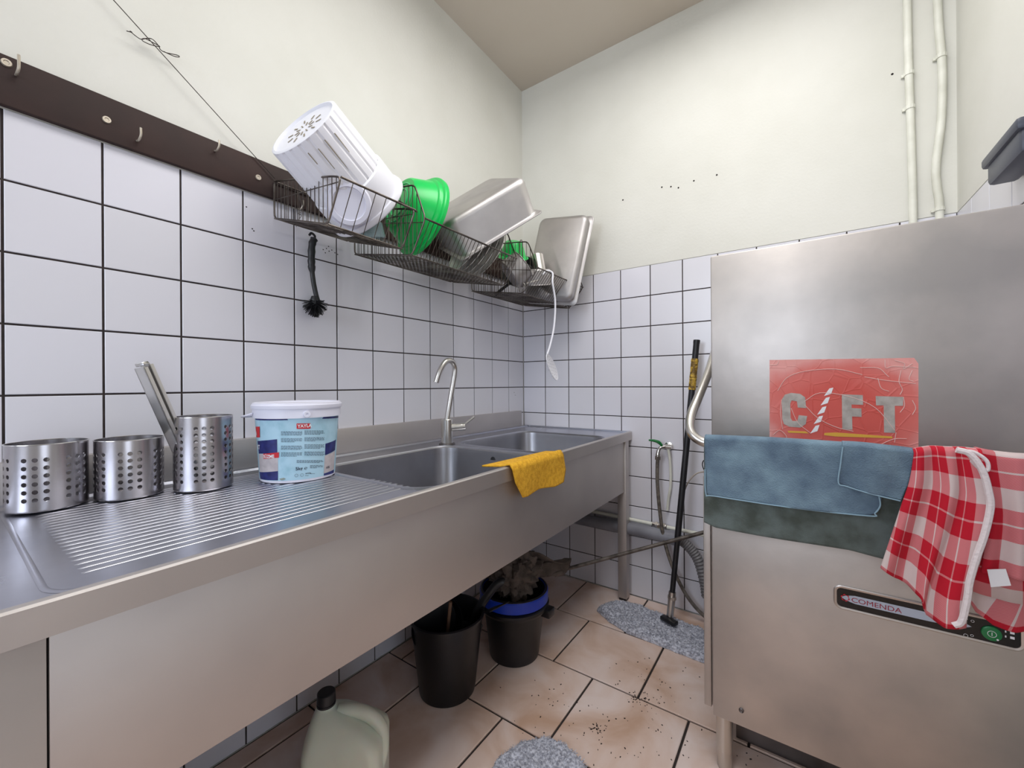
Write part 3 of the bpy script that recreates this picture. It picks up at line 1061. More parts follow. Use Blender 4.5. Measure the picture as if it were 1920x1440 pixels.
# ------------------------------------------------------------------ perforated cups
def perforated_cup(name, label, loc, r, h, rows, z_first, pitch, rot):
    t_ = thing(name, label, 'utensil holder', loc, None)
    mb = MB()
    nc = 24
    da = 2 * PI / nc
    hr = .0046

    def P(a, z, rr=r):
        return (loc[0] + rr * math.cos(a), loc[1] + rr * math.sin(a), loc[2] + z)
    zs = [z_first + k * pitch for k in range(rows)]
    bands = [(0.004, zs[0] - pitch / 2, False)] + [(z - pitch / 2, z + pitch / 2, True) for z in zs] + [(zs[-1] + pitch / 2, h, False)]
    for (z0, z1, holes) in bands:
        for c in range(nc):
            a0, a1 = rot + c * da, rot + (c + 1) * da
            am, zm = (a0 + a1) / 2, (z0 + z1) / 2
            if not holes or c % 4 == 3:
                mb.add([P(a0, z0), P(am, z0), P(a1, z0), P(a1, zm), P(a1, z1), P(am, z1), P(a0, z1), P(a0, zm), P(am, zm)] if holes else [P(a0, z0), P(am, z0), P(a1, z0), P(a1, z1), P(am, z1), P(a0, z1)], [(0, 1, 8, 7), (1, 2, 3, 8), (8, 3, 4, 5), (7, 8, 5, 6)] if holes else [(0, 1, 4, 5), (1, 2, 3, 4)])
            else:
                out = [P(a1, zm), P(a1, z1), P(am, z1), P(a0, z1), P(a0, zm), P(a0, z0), P(am, z0), P(a1, z0)]
                inn = []
                for k in range(8):
                    q = k * PI / 4
                    inn.append(P(am + hr / r * math.cos(q), zm + hr * math.sin(q)))
                inner2 = []
                mb.add(out + inn, [(k, (k + 1) % 8, 8 + (k + 1) % 8, 8 + k) for k in range(8)])
    mesh = mb
    o = mesh.build('perforated_wall', m_cup, t_, ang=.7)
    bm = bmesh.new()
    bm.from_mesh(o.data)
    bmesh.ops.remove_doubles(bm, verts=bm.verts, dist=1e-5)
    bmesh.ops.recalc_face_normals(bm, faces=bm.faces)
    bm.to_mesh(o.data)
    bm.free()
    o.data.shade_smooth()
    s2 = o.modifiers.new('thick', 'SOLIDIFY')
    s2.thickness = .0009
    s2.offset = -1
    es = o.modifiers.new('split', 'EDGE_SPLIT')
    es.split_angle = .7
    MB().lathe([(r, .005), (r - .0015, .0015), (r - .004, .0005), (0, .0005)], 48, Matrix.Translation(loc)).build('bottom', m_cup, t_)
    MB().tube([P(2 * PI * k / 48, h, r - .0002) for k in range(48)], .0011, 6, closed=True).build('rim', m_chrome, t_)
    return t_


ZC = ZT + .003
perforated_cup('utensil_cup', 'perforated steel utensil cup at the left end of the drainer, against the wall', (.087, -1.936, ZC), .06, .135, 6, .026, .0158, .25)
perforated_cup('utensil_cup', 'empty perforated steel cup in the middle, right of the leftmost cup', (.114, -1.813, ZC), .06, .131, 6, .026, .0152, .45)
perforated_cup('utensil_cup', 'tall perforated steel cup holding a flat metal tool', (.170, -1.688, ZC), .06, .176, 9, .026, .0155, .35)
# flat metal tongs in the tall cup
tg = thing('metal_tongs', 'flat folded stainless steel tongs leaning to the left in the tall cup', 'tongs', (.17, -1.70, .85))
Ma = axis_matrix((.175, -1.71, .87), (Vector((.165, -1.779, 1.145)) - Vector((.178, -1.692, .88))), (1, .6, 0))
L_ = .285
MB().box(-.012, .012, .001, .0028, 0, L_, Ma).box(-.012, -.010, .001, .010, 0, L_ - .004, Ma).box(.010, .012, .001, .010, 0, L_ - .004, Ma).build('arm', m_satin, tg, smooth=False)
MB().box(-.015, .009, -.012, -.010, 0, L_ - .006, Ma).box(-.015, -.013, -.012, -.002, .0, L_ - .008, Ma).box(.007, .009, -.012, -.002, .0, L_ - .008, Ma).build('arm', m_satin, tg, smooth=False)
MB().box(-.011, .011, -.011, .003, L_ - .004, L_ + .004, Ma, bev=.0015).build('hinge', m_satin, tg)

# ------------------------------------------------------------------ yogurt tub
TX, TY = .235, -1.488
tub = thing('yogurt_tub', 'white round 5 kg yogurt tub with pale blue label and lid on the drainer', 'tub', (TX, TY, ZC))
Mt = Matrix.Translation((TX, TY, ZC))
RB0, RB1, HB = .0925, .1025, .168


def tr_(z):
    return RB0 + (RB1 - RB0) * z / HB


MB().lathe([(0, .004), (RB0 - .004, .002), (RB0, 0), (RB0 + .0005, .004), (RB1, HB), (RB1 + .001, .19)], 64, Mt).build('body', m_whitetub, tub)
MB().lathe([(tr_(.006) + .0006, .006), (tr_(.166) + .0006, .166)], 64, Mt).build('label', m_lblue, tub)
MB().lathe([(RB1 + .001, .166), (RB1 + .0065, .166), (RB1 + .0065, .1885), (RB1 + .009, .189), (RB1 + .010, .192), (RB1 + .010, .199), (RB1 + .007, .2015), (RB1 + .0065, .204), (RB1 + .003, .2055), (RB1 - .006, .205), (RB1 - .010, .2015), (0, .2015)], 64, Mt).build('lid', m_whitetub, tub)
# rib on collar and bail handle lug
lugp = on(1, TY - .10, 573, 781)
ang0 = math.atan2(-.62, .55)


def wrap_pt(u, v, off=.0012):
    """point on the tub's conical wall seen at photo pixel"""
    d = ray(u, v)
    r = RB0 + .006
    for _ in range(4):
        ox, oy = CAM[0] - TX, CAM[1] - TY
        A = d[0] ** 2 + d[1] ** 2
        B = 2 * (ox * d[0] + oy * d[1])
        C_ = ox * ox + oy * oy - (r + off) ** 2
        disc = B * B - 4 * A * C_
        tt = (-B - math.sqrt(max(disc, 0))) / (2 * A)
        P = CAM + d * tt
        r = tr_(min(max(P[2] - ZC, 0), .2))
    a = math.atan2(P[1] - TY, P[0] - TX)
    return a, P[2] - ZC


def zt(x, y):
    return 440 + x / 8, 740 + y / 8


def wrap_quad(pix, m, name, off=.0012, n=10):
    """4 corners (zoomed pixels) TL TR BR BL -> patch that follows the wall"""
    c = [wrap_pt(*zt(*q)) for q in pix]
    mb = MB()
    rows = []
    for j in (0, 1):
        row = []
        for i in range(n + 1):
            s_ = i / n
            A, B = (c[0], c[1]) if j == 0 else (c[3], c[2])
            a = A[0] + (B[0] - A[0]) * s_
            z = A[1] + (B[1] - A[1]) * s_
            r = tr_(z) + off
            row.append((TX + r * math.cos(a), TY + r * math.sin(a), ZC + z))
        rows.append(row)
    mb.loft(rows, closed=False)
    return mb


def wrap_text(s_, x, y, size, m, name, off=.002, bold=0., sx=1., tilt=0.):
    a0, z0 = wrap_pt(*zt(x, y))
    vs, fs = text_mesh(s_, size, bold)
    out = []
    for q in vs:
        z = z0 + q.y + tilt * q.x
        r = tr_(z) + off
        a = a0 + q.x * sx / r
        out.append((TX + r * math.cos(a), TY + r * math.sin(a), ZC + z))
    return MB().add(out, fs).build(name, m, tub, smooth=False, fix=False)


nav = MB()
for q in (((340, 695), (636, 668), (638, 868), (362, 885)), ((305, 345), (780, 345), (800, 382), (312, 378)), ((1330, 335), (1556, 318), (1556, 345), (1312, 362)),
          ((1362, 735), (1520, 672), (1506, 830), (1356, 908)), ((1340, 1185), (1490, 1120), (1488, 1170), (1336, 1215)), ((372, 1160), (650, 1146), (648, 1285), (385, 1262))):
    m_ = wrap_quad(q, m_navy, 'x')
    m_.build('navy_panel', m_navy, tub)
gp = MB()
for q in (((360, 890), (648, 870), (650, 1146), (374, 1160)), ((1352, 915), (1505, 840), (1490, 1120), (1338, 1180))):
    m_ = wrap_quad(q, m_greyphoto, 'x', off=.0010)
    m_.build('photo_panel', m_greyphoto, tub)
rp = MB()
for q in (((928, 432), (1138, 430), (1136, 510), (930, 512)), ((432, 884), (666, 864), (664, 944), (434, 962)), ((318, 480), (376, 478), (380, 640), (330, 640))):
    m_ = wrap_quad(q, m_red, 'x', off=.0018)
    m_.build('red_badge', m_red, tub)
wrap_text('YAYLA', 944, 496, .0118, m_whiteprint, 'lettering', off=.0026, bold=.0003, sx=.92)
wrap_text('SÜZME', 442, 948, .0118, m_whiteprint, 'lettering', off=.0026, bold=.0003, sx=.95, tilt=.05)
wrap_text('RT', 350, 810, .016, m_whiteprint, 'lettering', off=.0026, bold=.0002, sx=.9)
wrap_text('A', 330, 610, .016, m_whiteprint, 'lettering', off=.0026, bold=.0002, sx=.7)
wrap_text('5kg', 912, 1136, .0118, m_ink, 'lettering', off=.002, bold=.0002)
wrap_text('℮', 1040, 1128, .013, m_ink, 'lettering', off=.002, bold=.0001)
wrap_text('www.', 1060, 1192, .0060, m_ink, 'lettering', off=.002, bold=.0001)
wrap_text('10%', 1366, 1112, .0085, m_ink, 'lettering', off=.002, bold=.0001)
ln_ = MB()
random.seed(3)


def text_lines(xa, xb, y0, n_, dy=17):
    for k in range(n_):
        x = xa
        xe = xb - (random.uniform(0, 120) if k == n_ - 1 else 0)
        while x < xe - 10:
            wd = random.uniform(18, 46)
            x2 = min(x + wd, xe)
            y = y0 + k * dy
            m_ = wrap_quad(((x, y), (x2, y), (x2, y + 6), (x, y + 6)), m_ink, 'x', off=.0014, n=2)
            ln_.add(m_.v, m_.f)
            x = x2 + 7


for y0 in (552, 655, 768, 868):
    text_lines(695, 1012, y0, 4)
for y0 in (540, 640, 748, 855):
    text_lines(1046, 1345, y0, 4)
text_lines(930, 1330, 985, 3, 15)
text_lines(1130, 1325, 1060, 3, 17)
text_lines(1125, 1215, 1182, 1)
text_lines(1060, 1215, 1212, 1)
tag(ln_.build('small_print', m_ink, tub, fix=False), kind='stuff')
ico = MB()
for (x, y) in ((925, 1212), (1008, 1205)):
    a, z = wrap_pt(*zt(x, y))
    r = tr_(z) + .002
    ico.tube([(TX + r * math.cos(a + .0038 * math.cos(q) / r), TY + r * math.sin(a + .0038 * math.cos(q) / r), ZC + z + .0038 * math.sin(q)) for q in [2 * PI * i / 14 for i in range(14)]], .0003, 4, closed=True)
ico.build('icons', m_ink, tub)
m_ = wrap_quad(((415, 1055), (460, 1085), (770, 1265), (700, 1285)), m_olive, 'x', off=.0022)
MB().add(m_.v, m_.f).build('spoon_picture', m_olive, tub)
a, z = wrap_pt(*zt(1075, 335))
lug = MB().lathe([(0, .004), (.003, .004), (.0035, .006), (.008, .006), (.0095, 0)], 18, axis_matrix((TX + (RB1 + .0055) * math.cos(a), TY + (RB1 + .0055) * math.sin(a), ZC + .176), (math.cos(a), math.sin(a), 0)))
lug.build('handle_lug', m_whitetub, tub)
hb = []
a1 = wrap_pt(*zt(330, 300))[0]
pts = [(TX + (RB1 + .012) * math.cos(q), TY + (RB1 + .012) * math.sin(q), ZC + .180 + dz) for q, dz in ((a1, -.004), (a1 - .25, -.001), (a1 - .55, .002), (a1 - 1.0, .0), (a1 - 1.6, -.004))]
MB().tube(smooth_path([(TX + (RB1 + .008) * math.cos(a1 - .1), TY + (RB1 + .008) * math.sin(a1 - .1), ZC + .178), on(2, ZC + .176, 478, 783 - 6) * 0 + Vector((TX - .035, TY - .118, ZC + .172)), Vector((TX - .07, TY - .112, ZC + .168)), Vector((TX - .105, TY - .06, ZC + .166)), Vector((TX - .112, TY + .02, ZC + .17))], 6), .0028, 8).build('bail_handle', m_whitetub, tub)


# ------------------------------------------------------------------ dish baskets
def basket(label, y0, y1, prof, nend, nfront, hoop=None, taper=0., loc=None):
    """prof: (x,z) back_top, hoop_top, lip, bottom_front, bottom_back ; wires run along y and round the profile"""
    t_ = thing('dish_basket', label, 'dish basket', (0.02, (y0 + y1) / 2, prof[4][1]), 'wire baskets on the left wall')
    bt_, ht, lip, bf, bb = prof

    def L(p, q, s_):
        return (p[0] + (q[0] - p[0]) * s_, p[1] + (q[1] - p[1]) * s_)
    # end hoops
    for k, y in enumerate((y0, y1)):
        loop = [(x, y, z) for x, z in (bt_, ht, lip, bf, bb)]
        pts = []
        n5 = len(loop)
        for i in range(n5):  # rounded corners
            a_, b_, c_ = Vector(loop[i - 1]), Vector(loop[i]), Vector(loop[(i + 1) % n5])
            r_ = .018
            p1, p2 = b_ + (a_ - b_).normalized() * r_, b_ + (c_ - b_).normalized() * r_
            for q in (0, .33, .67, 1):
                pts.append(p1.lerp(b_, q).lerp(b_.lerp(p2, q), q))
        MB().tube(pts, .0028, 8, closed=True).build('end_hoop', m_wire, t_)
    MB().tube([(lip[0], y0, lip[1]), (lip[0], y1, lip[1])], .0034, 8).build('front_rim', m_wire, t_)
    MB().tube([(bt_[0], y0, bt_[1]), (bt_[0], y1, bt_[1])], .0028, 8).build('back_rim', m_wire, t_)
    MB().tube([(bf[0], y0, bf[1]), (bf[0], y1, bf[1])], .0024, 6).build('bottom_frame', m_wire, t_)
    MB().tube([(bb[0], y0, bb[1]), (bb[0], y1, bb[1])], .0024, 6).build('bottom_frame', m_wire, t_)
    we = MB()
    for i in range(1, nend):
        s_ = i / nend
        x = bb[0] + (lip[0] - bb[0]) * s_
        # top of the end panel at this x
        def ztop(x):
            if x <= ht[0]:
                return bt_[1] + (ht[1] - bt_[1]) * (x - bt_[0]) / (ht[0] - bt_[0])
            return ht[1] + (lip[1] - ht[1]) * (x - ht[0]) / max(lip[0] - ht[0], 1e-4)

        def zbot(x):
            if x <= bf[0]:
                return bb[1] + (bf[1] - bb[1]) * (x - bb[0]) / (bf[0] - bb[0])
            return bf[1] + (lip[1] - bf[1]) * (x - bf[0]) / (lip[0] - bf[0])
        for y in (y0, y1):
            we.tube([(x, y, ztop(x)), (x, y, zbot(x))], .0013, 5)
        if x < bf[0]:
            we.tube([(x, y0, zbot(x)), (x, y1, zbot(x))], .0013, 5)
    for y in (y0, y1):
        we.tube([(bb[0], y, (bb[1] + bt_[1]) / 2), (lip[0] - .01, y, lip[1] - .01)], .0015, 5)
    tag(we.build('end_and_floor_wires', m_wire, t_), kind='stuff')
    wf_ = MB()
    for i in range(1, nfront):
        y = y0 + (y1 - y0) * i / nfront
        wf_.tube([(lip[0], y, lip[1]), (bf[0], y, bf[1]), (bb[0], y, bb[1]), (bt_[0], y, bt_[1])], .0013, 5)
    tag(wf_.build('cross_wires', m_wire, t_), kind='stuff')
    return t_


b1 = basket('short wire dish basket nearest the viewer on the left wall, holding the big white bin', -1.45, -1.195, [(.022, 1.735), (.345, 1.655), (.388, 1.640), (.325, 1.530), (.022, 1.618)], 17, 7)
MB().tube(smooth_path([(.15, -1.19, 1.795), (.30, -1.19, 1.695), (.39, -1.19, 1.636)], 3), .003, 8).build('loose_rod', m_wire, b1)
b2 = basket('middle wire dish basket holding the plates and the deep steel pan', -1.165, -.65, [(.022, 1.80), (.352, 1.742), (.402, 1.620), (.338, 1.515), (.022, 1.577)], 19, 27)
b3 = basket('far wire dish basket in the corner, crammed with pots and a steel tray', -.50, -.035, [(.022, 1.79), (.360, 1.742), (.415, 1.613), (.332, 1.508), (.022, 1.560)], 19, 25)
# hook tie on basket 1
MB().tube(smooth_path([on(0, .03, *q) for q in ((563, 372), (566, 395), (558, 400), (565, 404), (560, 412), (555, 425))], 5), .0012, 5).build('wire_tie', m_dsteel, b1)

# ------------------------------------------------------------------ things in the baskets
# big white ribbed bin
bin_ = thing('ribbed_bin', 'big white ribbed plastic bin lying tilted on top of the nearest basket', 'bin', (.24, -1.2, 1.72))
A0, A1 = Vector((.259, -1.483, 1.804)), Vector((.226, -1.250, 1.672))
Mb = axis_matrix(A0, A1 - A0, (1, 0, 0))
LB = (A1 - A0).length
mb = MB()
n_ = 120
rings = []
for (t_, r_) in ((0, .1080), (.004, .1105), (.02, .1110), (.6, .1190), (.62, .1190)):
    rings.append([((r_ + (-.0028 if (t_ > .01 and j % 5 == 0) else 0)) * math.cos(2 * PI * j / n_), (r_ + (-.0028 if (t_ > .01 and j % 5 == 0) else 0)) * math.sin(2 * PI * j / n_), t_ * LB) for j in range(n_)])
mb.loft(rings, M=Mb)
mb.build('ribbed_wall', m_white, bin_, ang=.3)
MB().lathe([(.119, .62 * LB), (.1235, .635 * LB), (.1245, .66 * LB), (.127, .93 * LB), (.134, .935 * LB), (.137, .965 * LB), (.137, .985 * LB), (.134, LB), (.124, LB), (.118, .62 * LB)], 64, Mb).build('collar', m_white, bin_)
MB().lathe([(.108, .0), (.102, -.001), (.100, .006), (.0, .006)], 64, Mb).build('bin_base', m_white, bin_)
sl_ = MB()
for k in range(10):
    a = 2 * PI * k / 10
    Ms = Mb @ Matrix.Rotation(a, 4, 'Z')
    sl_.box(.018, .034, -.002, .002, .0045, .0052, Ms)
    sl_.box(.042, .060, -.0022, .0022, .0045, .0052, Ms @ Matrix.Rotation(.3, 4, 'Z'))
lc = Mb.inverted() @ Vector(CAM)
ac = math.atan2(lc.y, lc.x)
for k, (da, z0_, z1_) in enumerate(((-.50, .12, .50), (-.20, .10, .52), (.05, .12, .34), (.30, .10, .22))):
    Ms = Mb @ Matrix.Rotation(ac + da, 4, 'Z')
    sl_.box(.112, .1145 + .0055 * z0_, -.0009, .0009, z0_ * LB, z1_ * LB, Ms)
tag(sl_.build('drain_slots', mat('slot_shadow', rgb(150, 140, 120), .8), bin_, smooth=False), kind='stuff')
gap = MB()
for k, (u, v, u2, v2) in enumerate(((574, 272, 612, 316), (590, 260, 640, 322), (604, 256, 616, 270))):
    pass
# small white tub
ct = at(655, 386, 1.19) + Vector((0, 0, .006))
dv = (Vector(CAM) - ct).normalized()
tt = thing('small_tub', 'small round white plastic tub with its bottom facing out in the nearest basket', 'tub', ct)
Mw = axis_matrix(ct, dv)
MB().lathe([(.066, -.052), (.065, -.05), (.064, -.02), (.062, .0), (.058, .006), (.046, .007), (.044, .002), (.042, .002), (.0, .002)], 48, Mw).build('tub_wall', m_whitetub, tt)
MB().lathe([(.064, -.060), (.0685, -.058), (.0685, -.050), (.064, -.050)], 48, Mw).build('tub_rim', m_whitetub, tt)
# clear container
cc = Vector((.215, -1.235, 1.578))
o = MB().lathe([(.050, 0), (.049, .004), (.046, .012), (.043, .045), (.030, .052), (.0, .052), (.0, .050), (.029, .050), (.041, .044), (.044, .012), (.047, 0)], 40, axis_matrix(cc, (.15, -.25, 1))).build('clear_container', m_clear)
tag(o, 'small clear plastic container upside down beside the green basin', 'container')
# green basin
gc = at(786, 404, 1.50)
vdir = Vector(ray(786, 404)).normalized()
rw = Vector(rt)
uw = vdir.cross(rw).normalized() * -1
rw2 = vdir.cross(Vector((0, 0, 1))).normalized()
uw2 = rw2.cross(vdir).normalized()
nrm = (rw2 * .80 - uw2 * .42 + vdir * .42).normalized()   # opening direction
gb_ = thing('green_basin', 'bright green plastic basin standing on edge between the left baskets', 'basin', gc)
Mg = axis_matrix(gc, nrm)
MB().lathe([(.0, -.085), (.090, -.085), (.096, -.080), (.118, -.03), (.126, -.014), (.133, -.012), (.135, -.004), (.138, .0), (.147, .002), (.150, .006), (.150, .018), (.147, .020), (.143, .010), (.130, .0), (.112, -.03), (.090, -.078), (0, -.080)], 56, Mg, sy=1.0).build('basin_body', m_green, gb_)
gr = MB()
for z, r_ in ((-.082, .072), (-.082, .05)):
    gr.tube([Mg @ Vector((r_ * math.cos(q), r_ * math.sin(q), z - .004)) for q in [2 * PI * i / 40 for i in range(40)]], .0022, 6, closed=True)
gr.build('base_ring', mat('pale_green', rgb(60, 214, 130), .3), gb_)


# gastronorm pans
def pan(name, label, loc, eul, L_, W_, h, r0=.045, cat='pan'):
    Mx = Matrix.Translation(loc) @ Euler(eul, 'XYZ').to_matrix().to_4x4()
    t_ = thing(name, label, cat, loc)
    a, b = L_ / 2, W_ / 2
    s_ = 1 if h > 0 else -1
    rings = [rrect(a, b, .022, 6, 0), rrect(a, b, .022, 6, s_ * .004), rrect(a - .012, b - .012, .03, 6, s_ * .006), rrect(a - .014, b - .014, r0, 6, s_ * .012),
             rrect(a * .955, b * .955, r0, 6, h - s_ * .022), rrect(a * .95 - .003, b * .95 - .003, r0, 6, h - s_ * .008), rrect(a * .95 - .018, b * .95 - .018, r0 - .012, 6, h)]
    o = MB().loft(rings, capb=True, M=Mx).build('pan_body', m_pan, t_, ang=1.2, fix=True)
    m2 = o.modifiers.new('thick', 'SOLIDIFY')
    m2.thickness = .0012
    MB().tube([Mx @ Vector(p) for p in rrect(a, b, .022, 6, s_ * .001)], .0026, 8, closed=True).build('rim', m_pan, t_)
    return t_


pan('deep_pan', 'deep rectangular stainless steel pan upside down on the middle basket', (.280, -.702, 1.747), (.511, -.573, .751), .380, .395, .146)
pan('steel_tray', 'shallow rectangular steel tray standing upright in the far basket', (.334, -.150, 1.741), (-1.707, 2.98, 3.134), .302, .468, .058, r0=.035, cat='tray')

# plates
pm = None
for i in range(5):
    y = -.80 + .030 * i
    cen = Vector((.268 + .003 * i, y, 1.645))
    Mp = axis_matrix(cen, Vector((-.28, -.86, .42)))
    mb = MB().lathe([(0, .003), (.07, .003), (.076, .005), (.110, .016), (.113, .018), (.111, .0155), (.078, .001), (.070, -.002), (.066, -.002), (.064, .0), (0, .0)], 56, Mp)
    o = mb.build('plate', m_plate)
    lab = ['white round plate at the front of the row, against the steel pan', 'white round plate second from the front of the row in the middle basket', 'white round plate in the middle of the row of five',
           'white round plate second from the back of the row in the middle basket', 'white round plate at the back of the row, rightmost in the middle basket'][i]
    tag(o, lab, 'plate', 'plates standing in the middle basket')

# things in the far basket
g2 = on(1, -.30, 978, 460)
gcp = thing('green_bowl', 'small green plastic bowl upside down between the plates and the tray', 'bowl', (.25, -.36, 1.72))
Mg2 = axis_matrix((.205, -.40, 1.725), (.35, -.35, .85))
MB().lathe([(0, .075), (.035, .075), (.042, .070), (.066, .01), (.078, .002), (.080, 0), (.076, 0), (.064, .006), (.040, .066), (0, .070)], 44, Mg2).build('bowl_body', m_green, gcp)


def pot(name, label, loc, ax, r, h, handle=None, m=m_pan, cat='pot', ang_h=0.):
    t_ = thing(name, label, cat, loc)
    Mx = axis_matrix(loc, ax)
    MB().lathe([(0, 0), (r - .006, 0), (r, .006), (r, h - .003), (r + .004, h), (r + .003, h + .002), (r - .002, h - .001), (r - .002, .008), (r - .008, .003), (0, .003)], 44, Mx).build('pot_body', m, t_)
    if handle:
        Mh = Mx @ Matrix.Rotation(ang_h, 4, 'Z')
        MB().tube([Mh @ Vector(p) for p in smooth_path([(r, 0, h - .02), (r + .03, 0, h - .012), (r + handle, 0, h + .005)], 4)], [.005] * 4 + [.0075] * 4 + [.006], 8).build('handle', m_black, t_)
    return t_


pot('saucepan', 'steel saucepan with a black handle lying on its side in the far basket', (.215, -.445, 1.62), (.55, .45, .55), .075, .085, handle=.12, ang_h=2.2)
pot('saucepan', 'wide steel saucepan bottom up in the middle of the far basket', (.29, -.33, 1.665), (-.15, .25, -1), .080, .075, m=m_pan)
pot('steel_cup', 'tall narrow steel cup upside down leaning on the tray', (.27, -.275, 1.755), (.22, -.05, -1), .032, .14, m=m_satin, cat='cup')
pot('small_pot', 'small steel pot lying against the front wires of the far basket', (.33, -.16, 1.60), (.5, .1, .8), .055, .06, m=m_pan)
# ladle with black handle
ld = thing('ladle', 'steel ladle lying across the pots in the far basket', 'ladle', (.33, -.3, 1.56))
MB().lathe([(.040, 0), (.036, -.018), (.022, -.032), (0, -.036), (0, -.034), (.02, -.030), (.034, -.016), (.038, 0)], 28, axis_matrix((.30, -.24, 1.575), (.6, 0, .8))).build('bowl', m_satin, ld)
MB().tube(smooth_path([(.31, -.27, 1.59), (.33, -.33, 1.60), (.34, -.40, 1.585), (.33, -.47, 1.56)], 5), .004, 8).build('handle', m_satin, ld)
tw = thing('whisk', 'wire whisk with looped steel handle sticking up in the far basket', 'whisk', (.3, -.43, 1.6))
MB().tube(smooth_path([(.26, -.42, 1.60), (.27, -.43, 1.70), (.272, -.432, 1.775), (.277, -.430, 1.785), (.282, -.428, 1.775), (.28, -.425, 1.70)], 5), .002, 6).build('handle_loop', m_wire, tw)
wh = MB()
for k in range(6):
    a = k * PI / 6
    c_, s_ = math.cos(a), math.sin(a)
    wh.tube(smooth_path([(.27, -.423, 1.60), (.27 + .02 * c_, -.423 + .02 * s_, 1.57), (.27 + .012 * c_, -.423 + .012 * s_, 1.545), (.27, -.423, 1.54), (.27 - .012 * c_, -.423 - .012 * s_, 1.545), (.27 - .02 * c_, -.423 - .02 * s_, 1.57), (.27, -.423, 1.60)], 4), .0009, 5)
tag(wh.build('whisk_wires', m_satin, tw), kind='stuff')
# black pan lying under
bp_ = thing('frying_pan', 'black frying pan tilted on edge beside the saucepans', 'pan', (.2, -.38, 1.6))
Mf = axis_matrix((.180, -.29, 1.665), (.35, -.72, .35))
MB().lathe([(0, 0), (.075, 0), (.095, .028), (.098, .030), (.096, .026), (.078, -.004), (0, -.004)], 44, Mf).build('pan_body', m_black, bp_)
MB().tube([Mf @ Vector(q) for q in smooth_path([(.09, .02, .02), (.14, .03, .03), (.185, .04, .035)], 4)], .008, 8).build('handle', m_black, bp_)

# skimmer hanging from the far basket
sk = thing('skimmer', 'white perforated skimmer hanging by its curved handle from the far basket', 'skimmer', (.42, -.38, 1.62))
hpts = [(.395, -.43, 1.600), (.405, -.405, 1.622), (.424, -.385, 1.612)] + [tuple(on(0, .428, *q)) for q in ((1036, 530), (1041, 565), (1039, 610), (1032, 645), (1026, 664))]
MB().tube(smooth_path(hpts, 6), .0045, 10).build('handle', m_white, sk)
c0, c1 = on(0, .43, 1023, 666), on(0, .43, 1044, 711)
cen = (c0 + c1) / 2
long_ = (c1 - c0)
side = Vector((-.12, .99, 0)).normalized()
nz = long_.cross(side).normalized()
Ms = axis_matrix(cen, nz, long_.normalized())
dm = MB()
ra, rb_ = long_.length / 2, .036
hm_ = MB().lathe([(0, .0), (.8, .002), (1.0, .006), (1.02, .004), (.8, 0 - .001), (0, -.003)], 40)
sd_ = MB()
sd_.add([Ms @ Vector((p[0] * ra, p[1] * rb_, p[2])) for p in hm_.v], hm_.f)
disc_ = sd_.build('skimmer_disc', m_white, sk)
ho = MB()
for rr_, nn in ((.0, 1), (.3, 6), (.58, 12), (.84, 18)):
    for k in range(nn):
        a = 2 * PI * k / nn
        for zz in (.0035, -.0035):
            ho.add([Ms @ Vector(((rr_ * math.cos(a)) * ra + .0016 * math.cos(q), rr_ * math.sin(a) * rb_ + .0016 * math.sin(q), zz)) for q in [2 * PI * i / 8 for i in range(8)]], [tuple(range(8))])
tag(ho.build('holes', mat('hole_grey', rgb(120, 118, 118), .8), disc_, smooth=False, fix=False), kind='stuff')

# dish brush
br = thing('dish_brush', 'black dish brush hanging head down below the nearest basket', 'brush', (.03, -1.333, 1.6))
hk = [(.03, *tuple(on(0, .03, *q))[1:]) for q in ((580, 441), (584, 437), (590, 442), (590, 448))]
MB().tube(smooth_path(hk, 4), .004, 8).build('hook_end', m_black, br)
hp2 = [(.03, *tuple(on(0, .03, *q))[1:]) for q in ((590, 446), (585, 460), (584, 490), (585, 506), (588, 530), (592, 550), (594, 558))]
sp2 = smooth_path(hp2, 5)
rr2_ = []
for i in range(len(sp2)):
    s_ = i / (len(sp2) - 1)
    rr2_.append(.0115 + .001 * math.sin(s_ * 60) if s_ < .52 else .0078)
rr2_[0] = .005
MB().tube(sp2, rr2_, 12).build('handle', m_black, br)
hc = on(0, .038, 591, 566)
bm_ = MB().lathe([(0, .020), (.012, .018), (.016, .005), (.015, -.010), (.008, -.02), (0, -.022)], 20, Matrix.Translation(hc)).build('brush_head', m_black, br)
bs_ = MB()
random.seed(5)
for k in range(260):
    a = random.uniform(0, 2 * PI)
    el = random.uniform(-1.5, .15)
    d = Vector((math.cos(a) * math.cos(el), math.sin(a) * math.cos(el), math.sin(el)))
    p0 = hc + d * .010
    p1 = hc + Vector((0, 0, -.004)) + Vector((d.x, d.y * .95, d.z * 1.15)) * (.036 + .008 * random.random())
    p1.x = max(p1.x, .004)
    bs_.tube([p0, p1], .0011, 4, cap=False)
tag(bs_.build('bristles', m_black, bm_, fix=False), kind='stuff')

